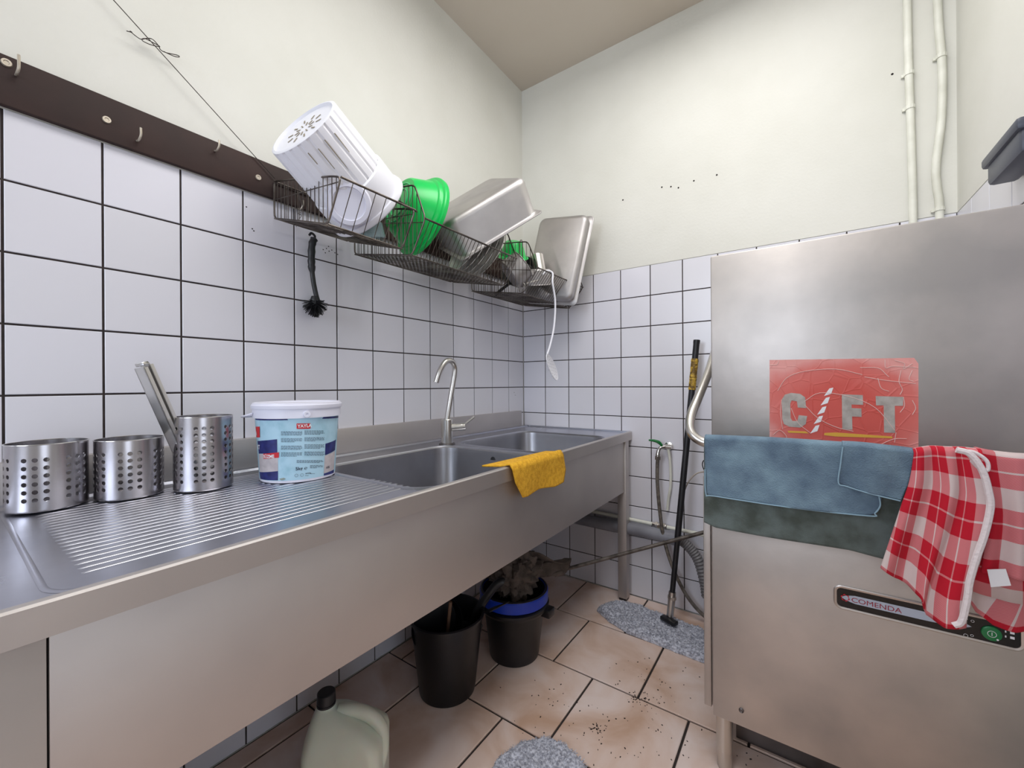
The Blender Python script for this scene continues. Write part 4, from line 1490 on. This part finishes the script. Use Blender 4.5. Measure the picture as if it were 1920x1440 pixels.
# ------------------------------------------------------------------ pipes on the back wall
pv = thing('waste_pipe', 'grey plastic waste pipe running low along the back wall', 'pipe', (.7, -.05, .36))
MB().tube([(.10, -.045, .352), (.40, -.045, .354), (.72, -.045, .356), (.885, -.045, .354)], .030, 24).build('pipe', m_pvc, pv)
MB().tube([(.60, -.045, .356), (.62, -.045, .356)], .033, 24).build('pipe_collar', m_pvc, pv)
MB().tube([(.865, -.045, .354), (.895, -.045, .354)], .034, 24).build('pipe_collar', m_pvc, pv)
cg = smooth_path([on(1, -.07, 1272, 1010), on(1, -.07, 1290, 1024), on(1, -.07, 1308, 1048), on(1, -.07, 1320, 1085), on(1, -.07, 1326, 1120)], 12)
MB().tube(cg, [.0225 + (.0018 if i % 2 else -.0018) for i in range(len(cg))], 16).build('corrugated_hose', mat('grey_corrugated', rgb(112, 110, 112), .5), pv)
# thin painted water pipe with valve
wp = thing('water_pipe', 'thin white water pipe with brass valve above the grey waste pipe', 'pipe', (.8, -.03, .39))
MB().tube([(.10, -.02, .405), (.5, -.02, .398), (.78, -.02, .392)], .009, 12).tube([(.84, -.02, .390), (1.10, -.02, .384)], .009, 12).build('pipe', m_whpipe, wp)
MB().tube([(.775, -.02, .392), (.845, -.02, .390)], .012, 10).tube([(.79, -.02, .392), (.803, -.02, .392)], .0165, 6).tube([(.825, -.02, .391), (.838, -.02, .391)], .0165, 6).tube([(.812, -.02, .39), (.812, -.045, .392)], .009, 10).build('valve', m_chrome, wp)
# wall tap
tp = thing('wall_tap', 'small chrome wall tap with green lever and hanging hose', 'tap', (.845, -.01, .78))
P0 = Vector((.850, 0, .782))
MB().lathe([(0.0, 0), (.021, 0), (.020, .004), (.012, .006), (.012, .03), (.0, .03)], 20, axis_matrix(P0, (0, -1, 0))).tube([P0 + Vector((-.016, -.03, 0)), P0 + Vector((.022, -.03, 0))], .0105, 14).build('tap_body', m_chrome, tp)
MB().tube(smooth_path([P0 + Vector((-.008, -.032, 0)), P0 + Vector((-.028, -.045, -.006)), P0 + Vector((-.036, -.052, -.025)), P0 + Vector((-.038, -.053, -.055))], 5), [.009] * 12 + [.011] * 4, 12).tube([P0 + Vector((-.038, -.053, -.045)), P0 + Vector((-.0385, -.053, -.062))], .0145, 6).build('spout', m_chrome, tp)
MB().tube(smooth_path([P0 + Vector((-.020, -.045, .006)), P0 + Vector((-.034, -.052, .022)), P0 + Vector((-.055, -.058, .029)), P0 + Vector((-.078, -.062, .030))], 5), [.006, .0065, .007, .0075, .008, .008, .008, .0075, .007, .0068, .0065, .006, .0055, .005, .0045, .004], 10).build('lever', mat('green_lever', rgb(14, 110, 52), .35), tp)
MB().tube(smooth_path([P0 + Vector((-.0385, -.053, -.06)), P0 + Vector((-.040, -.055, -.10)), (.812, -.06, .60), (.822, -.062, .48), (.842, -.064, .345), (.885, -.064, .21), (.945, -.062, .10), (1.02, -.06, .03), (1.10, -.06, .012)], 8), .0085, 12).build('hose', m_hose, tp)
MB().tube(smooth_path([P0 + Vector((.006, -.03, -.01)), (.862, -.022, .70), (.862, -.018, .60), (.850, -.014, .52), (.845, -.014, .47)], 6), .0062, 10).build('supply_tube', m_whpipe, tp)
# thin tube by the dishwasher
o = MB().tube(smooth_path([on(1, -.10, 1322, 884), on(1, -.10, 1306, 888), on(1, -.10, 1292, 902), on(1, -.10, 1283, 922), on(1, -.10, 1278, 950)], 6), .0032, 8).build('thin_tube', mat('beige_tube', rgb(170, 160, 150), .5))
tag(o, 'thin beige tube curving out from behind the dishwasher', 'tube')
o = MB().tube(smooth_path([on(1, -.12, 1325, 862), on(1, -.12, 1319, 864), on(1, -.12, 1317, 872), on(1, -.12, 1321, 882), on(1, -.12, 1328, 884)], 6), .0022, 8).build('black_cable', m_black)
tag(o, 'loop of thin black cable at the dishwasher side', 'cable')

# painted riser pipes top right
for (lab, pts, r_) in (('straight white painted pipe rising on the back wall above the dishwasher', [(1.716, 1.40), (1.716, 1.7), (1.712, 2.0), (1.706, 2.3), (1.704, 2.6), (1.704, 2.869)], .0115),
                       ('bent white painted pipe nearest the right corner of the back wall', [(1.785, 1.40), (1.784, 1.70), (1.778, 1.78), (1.776, 1.86), (1.790, 2.02), (1.793, 2.2), (1.783, 2.42), (1.780, 2.869)], .0115)):
    t_ = thing('riser_pipe', lab, 'pipe', (pts[0][0], -.015, 1.4), 'painted riser pipes')
    MB().tube(smooth_path([(x, -.013, z) for x, z in pts], 6), r_, 12).build('pipe', m_whpipe, t_)
    for z in (2.09, 2.215) if lab[0] == 's' else (1.70, 2.24):
        xx = [p for p in pts]
        x_ = np.interp(z, [p[1] for p in pts], [p[0] for p in pts])
        MB().tube([(x_, -.013, z - .006), (x_, -.013, z + .006)], r_ + .003, 10).box(x_ - .02, x_, -.010, -.001, z - .005, z + .005).build('pipe_clip', m_whpipe, t_)
# dispenser at right wall
dp = thing('wall_dispenser', 'dark grey plastic dispenser on the tiled right wall', 'dispenser', (1.80, -.56, 1.60))
MB().box(1.775, 1.829, -.70, -.50, 1.590, 1.648, bev=.010).build('dispenser_body', m_dispenser, dp)
MB().box(1.768, 1.829, -.705, -.485, 1.640, 1.668, bev=.008).build('dispenser_lid', m_dispenser, dp)

# ------------------------------------------------------------------ mop
mp_ = thing('floor_mop', 'grey fringed floor mop with a black pole leaning against the back wall', 'mop', (.9, -.2, 0))
q0, q1 = Vector((.899, -.188, .055)), Vector((.992, -.062, 1.285))


def along(t_):
    return q0.lerp(q1, t_)


MB().tube([along(.07), along(.26)], .0115, 14).tube([along(.26), along(.82)], .0135, 14).build('pole', m_black, mp_)
MB().tube([along(.925), along(.985), along(.99), along(1)], [.0135, .0135, .0145, .0145], 14).build('pole_grip', m_black, mp_)
random.seed(11)
pts = [along(.815 + .115 * i / 40) for i in range(41)]
MB().tube(pts, [.0145 + .0018 * random.random() for _ in pts], 12).build('tape_wrap', m_tape, mp_)
MB().tube([along(.0), along(.085)], .0155, 14).tube([along(.06), along(.07)], .019, 8).build('socket', m_satin, mp_)
MB().box(-.036, .036, -.015, .015, -.014, .002, Matrix.Translation((.900, -.21, .052)) @ Matrix.Rotation(-.35, 4, 'Z'), bev=.003).build('clamp', m_black, mp_)


def fluffy(name, outline, h, m, parent, seed, blades=5000, blen=.012):
    """thick fibre pad over a floor outline: domed grid and short fibres"""
    random.seed(seed)
    xs = [p[0] for p in outline]
    ys_ = [p[1] for p in outline]

    def inside(x, y):
        c = False
        n = len(outline)
        for i in range(n):
            x1, y1 = outline[i]
            x2, y2 = outline[(i + 1) % n]
            if (y1 > y) != (y2 > y) and x < (x2 - x1) * (y - y1) / (y2 - y1) + x1:
                c = not c
        return c

    def dist(x, y):
        best = 9
        n = len(outline)
        for i in range(n):
            a = Vector(outline[i])
            b = Vector(outline[(i + 1) % n])
            t_ = max(0, min(1, (Vector((x, y)) - a).dot(b - a) / (b - a).length_squared))
            best = min(best, (Vector((x, y)) - a - (b - a) * t_).length)
        return best
    from mathutils import noise
    def hz(x, y):
        d = dist(x, y)
        e = min(1, d / (h * .9))
        return h * (1 - (1 - e) ** 2) ** .5 * (.85 + .3 * noise.noise(Vector((x * 22, y * 22, seed)))) + .004 * noise.noise(Vector((x * 90, y * 90, seed)))
    cen = Vector((sum(xs) / len(xs), sum(ys_) / len(ys_)))
    # rings shrinking towards a medial copy
    NR, NP = 26, 160
    rings = []
    for i in range(NR + 1):
        k = (i / NR) ** 1.6
        ring_ = []
        for j in range(NP):
            P = curve_at([Vector((*p, 0)) for p in outline + [outline[0]]], j / NP)
            q = P.xy.lerp(cen, k)
            wob = .004 * noise.noise(Vector((P.x * 40, P.y * 40, seed))) * (1 - k)
            q = q + (q - cen).normalized() * wob if (q - cen).length > 1e-5 else q
            ring_.append((q.x, q.y, max(.001, hz(q.x, q.y)) if i > 0 else .001))
        rings.append(ring_)
    MB().loft(rings, capb=True).build(name, m, parent, ang=3)
    fb = MB()
    cnt = 0
    while cnt < blades:
        x, y = random.uniform(min(xs), max(xs)), random.uniform(min(ys_), max(ys_))
        if not inside(x, y):
            continue
        cnt += 1
        z = hz(x, y) - .002
        a = random.uniform(0, 2 * PI)
        L_ = blen * random.uniform(.5, 1.2)
        d = Vector((math.cos(a), math.sin(a), random.uniform(.1, .9))).normalized() * L_
        s_ = Vector((-math.sin(a), math.cos(a), 0)) * .0011
        p = Vector((x, y, max(z, .002)))
        fb.add([p - s_, p + s_, p + d * .6 + s_ * .7 + Vector((0, 0, .001)), p + d - Vector((0, 0, .002))], [(0, 1, 2), (0, 2, 3)])
    tag(fb.build('fibres', m, parent, smooth=False, fix=False), kind='stuff')


fluffy('mop_pad', [(.575, -.245), (.60, -.16), (.655, -.115), (.75, -.112), (.95, -.135), (1.135, -.155), (1.140, -.35), (1.06, -.352), (.93, -.345), (.76, -.335), (.66, -.30)], .034, m_mop, mp_, 3, blades=9000)
gpd = thing('mop_cover', 'grey fluffy mop cover lying on the floor at the bottom edge', 'mop cover', (.8, -1.15, 0))
fluffy('cover_pad', [(.655, -1.14), (.685, -1.05), (.735, -.995), (.80, -.985), (.875, -1.01), (.93, -1.10), (.92, -1.25), (.80, -1.33), (.69, -1.27)], .022, m_mop, gpd, 8, blades=5000)
# diagonal stick
o = MB().tube([(.425, -.525, .235), (.80, -.391, .387), (1.10, -.286, .509)], .0075, 12).build('squeegee_stick', mat('worn_stick', rgb(108, 100, 94), .5, .5, c2=rgb(60, 54, 50), scale=30))
tag(o, 'thin metal stick slanting from the bucket behind the black mop pole', 'stick')


# ------------------------------------------------------------------ buckets
def bucket(name, label, cx_, cy_, r0, r1, h, m):
    t_ = thing(name, label, 'bucket', (cx_, cy_, 0))
    Mx = Matrix.Translation((cx_, cy_, 0))
    MB().lathe([(0, .004), (r0 - .006, .004), (r0 - .004, 0), (r0, .002), (r0 + .002, .01), (r1, h), (r1 + .006, h), (r1 + .006, h + .006), (r1, h + .009), (r1 - .003, h + .004), (r0 - .001, .012), (0, .008)], 56, Mx).build('bucket_wall', m, t_)
    return t_


ba = bucket('bucket', 'black plastic bucket with scoops in it, nearest under the sink', .335, -1.010, .098, .128, .265, m_bucket)
MB().prism([(.440, -.935, .268), (.452, -.885, .268), (.505, -.862, .292), (.470, -.93, .276)], (0, 0, .003)).build('pouring_lip', m_bucket, ba)
bb_ = bucket('bucket', 'black bucket with a blue rim, a brown rag heaped in it', .420, -.712, .098, .130, .262, m_bucket)
MB().lathe([(.1285, .222), (.1345, .222), (.139, .226), (.139, .262), (.1345, .268), (.127, .268), (.125, .24)], 56, Matrix.Translation((.420, -.712, 0))).build('blue_rim', m_blue, bb_)
MB().lathe([(.126, .190), (.133, .192), (.142, .205), (.142, .215), (.130, .221)], 56, Matrix.Translation((.420, -.712, 0))).build('outer_rim', m_bucket, bb_)
MB().box(.530, .578, -.700, -.655, .175, .207, bev=.004).build('handle_lug', m_bucket, bb_)
# scoops and pan in the near bucket
o = thing('dust_scoop', 'black plastic scoop with a hooked handle sticking out of the near bucket', 'scoop', (.4, -.95, .2))
MB().tube(smooth_path([(.355, -.93, .15), (.39, -.915, .24), (.44, -.875, .33), (.462, -.858, .352), (.470, -.85, .35)], 6), [.012] * 6 + [.015] * 18 + [.008], 12).build('handle', m_black, o)
MB().box(-.05, .05, -.004, .004, -.10, .08, axis_matrix((.345, -.93, .12), (.2, .2, 1)), bev=.003).build('blade', m_black, o)
o = thing('round_pan', 'dark round pan standing on edge in the near bucket', 'pan', (.3, -1.0, .2))
Mf = axis_matrix((.30, -1.035, .235), (.85, -.45, .15))
MB().lathe([(0, 0), (.078, 0), (.090, .030), (.093, .032), (.090, .026), (.080, -.004), (0, -.004)], 44, Mf).build('pan_body', m_bucket, o)
o = MB().box(-.006, .006, -.008, .008, -.09, .09, axis_matrix((.368, -1.04, .24), (.05, .1, 1)), bev=.003).build('wooden_stick', mat('old_wood', rgb(120, 84, 56), .6, c2=rgb(80, 56, 40), scale=20))
tag(o, 'short brown wooden stick in the near black bucket', 'stick')
# crumpled rag
from mathutils import noise as nz_
rg = MB()
rows = []
NA, NB = 60, 40
for j in range(NB + 1):
    row = []
    ph = PI * j / NB
    for i in range(NA):
        a = 2 * PI * i / NA
        d = Vector((math.cos(a) * math.sin(ph), math.sin(a) * math.sin(ph), math.cos(ph)))
        k = 1 + .55 * abs(nz_.noise(d * 2.6 + Vector((5, 1, 2)))) - .25 * abs(nz_.noise(d * 5 + Vector((1, 7, 3)))) + .12 * nz_.noise(d * 11)
        row.append((.415 + d.x * .088 * k, -.700 + d.y * .095 * k, .315 + d.z * .085 * k))
    rows.append(row)
rg.loft(rows)
# flap hanging to the right
rag = thing('floor_rag', 'crumpled brown-grey rag heaped in the blue-rimmed bucket', 'rag', (.415, -.70, .3))
rg.build('rag_heap', m_rag, rag, ang=1.0)
fl_ = []
for j in range(13):
    t_ = j / 12
    row = []
    for i in range(17):
        s_ = i / 16
        row.append((.44 + .13 * t_ - .02 * s_, -.665 + .15 * t_ + .03 * math.sin(6 * s_), .385 - .055 * t_ - .085 * s_ * (1 - .35 * t_) + .014 * math.sin(9 * s_ + 6 * t_)))
    fl_.append(row)
o = MB().loft(fl_, closed=False).build('rag_flap', m_rag, rag, ang=1.2, fix=False)
s3 = o.modifiers.new('thick', 'SOLIDIFY')
s3.thickness = .004

# ------------------------------------------------------------------ jug
jg = thing('plastic_jug', 'milky plastic jug with black screw cap and moulded handle under the sink', 'jug', (.40, -1.48, 0))
ja = Vector((.80, .60, 0)).normalized()          # long side direction
Mj = Matrix(((ja.x, -ja.y, 0, .432), (ja.y, ja.x, 0, -1.470), (0, 0, 1, 0), (0, 0, 0, 1)))


def sect(hx, hy, r_, z, ox=0.):
    return rrect(hx, hy, r_, 6, z, ox, 0)


rings = [sect(.080, .055, .02, .0), sect(.092, .066, .025, .008), sect(.094, .068, .025, .19), sect(.092, .066, .028, .205), sect(.082, .060, .03, .222, -.008),
         sect(.066, .050, .03, .242, -.020), sect(.044, .038, .025, .262, -.036), sect(.026, .024, .020, .274, -.050), sect(.020, .020, .0195, .280, -.052), sect(.020, .020, .0195, .290, -.052)]
MB().loft(rings, capa=True, capb=True, M=Mj).build('jug_body', m_jug, jg, ang=1.0)
MB().tube([Mj @ Vector(q) for q in smooth_path([(-.020, 0, .262), (.020, 0, .262), (.060, 0, .246), (.085, 0, .215), (.088, 0, .165), (.078, 0, .12)], 6)], .0165, 14).build('handle', m_jug, jg)
cpz = Mj @ Vector((-.052, 0, .282))
MB().lathe([(.0195, -.002), (.0225, -.002), (.0225, .003), (.021, .0035), (.021, .006), (.0225, .0065), (.0215, .028), (.0195, .030), (0, .030)], 30, Matrix.Translation(cpz)).build('cap', m_black, jg)

# ------------------------------------------------------------------ crumbs on the floor
random.seed(21)
cr = MB()


def crumb(x, y, s_):
    a = random.uniform(0, PI)
    Mx = Matrix.Translation((x, y, s_ * .35)) @ Matrix.Rotation(a, 4, 'Z')
    cr.box(-s_, s_, -s_ * .5, s_ * .5, -s_ * .35, s_ * .35, Mx)


for (u, v, n_c, sg) in ((1118, 1366, 26, 9), (1200, 1308, 34, 10), (1215, 1316, 14, 16), (1180, 1300, 30, 60), (1150, 1410, 40, 60), (1060, 1330, 14, 40), (1250, 1400, 14, 45), (1240, 1290, 14, 40), (1020, 1300, 10, 50), (1400, 1420, 5, 12)):
    for _ in range(n_c):
        uu, vv = random.gauss(u, sg), random.gauss(v, sg * .6)
        if vv < 1230:
            continue
        p = on(2, 0, uu, vv)
        crumb(p.x, p.y, random.uniform(.0010, .0026))
tag(cr.build('food_crumbs', m_dirt, smooth=False), 'dark crumbs scattered over the floor tiles in front of the dishwasher', 'crumbs', kind='stuff')
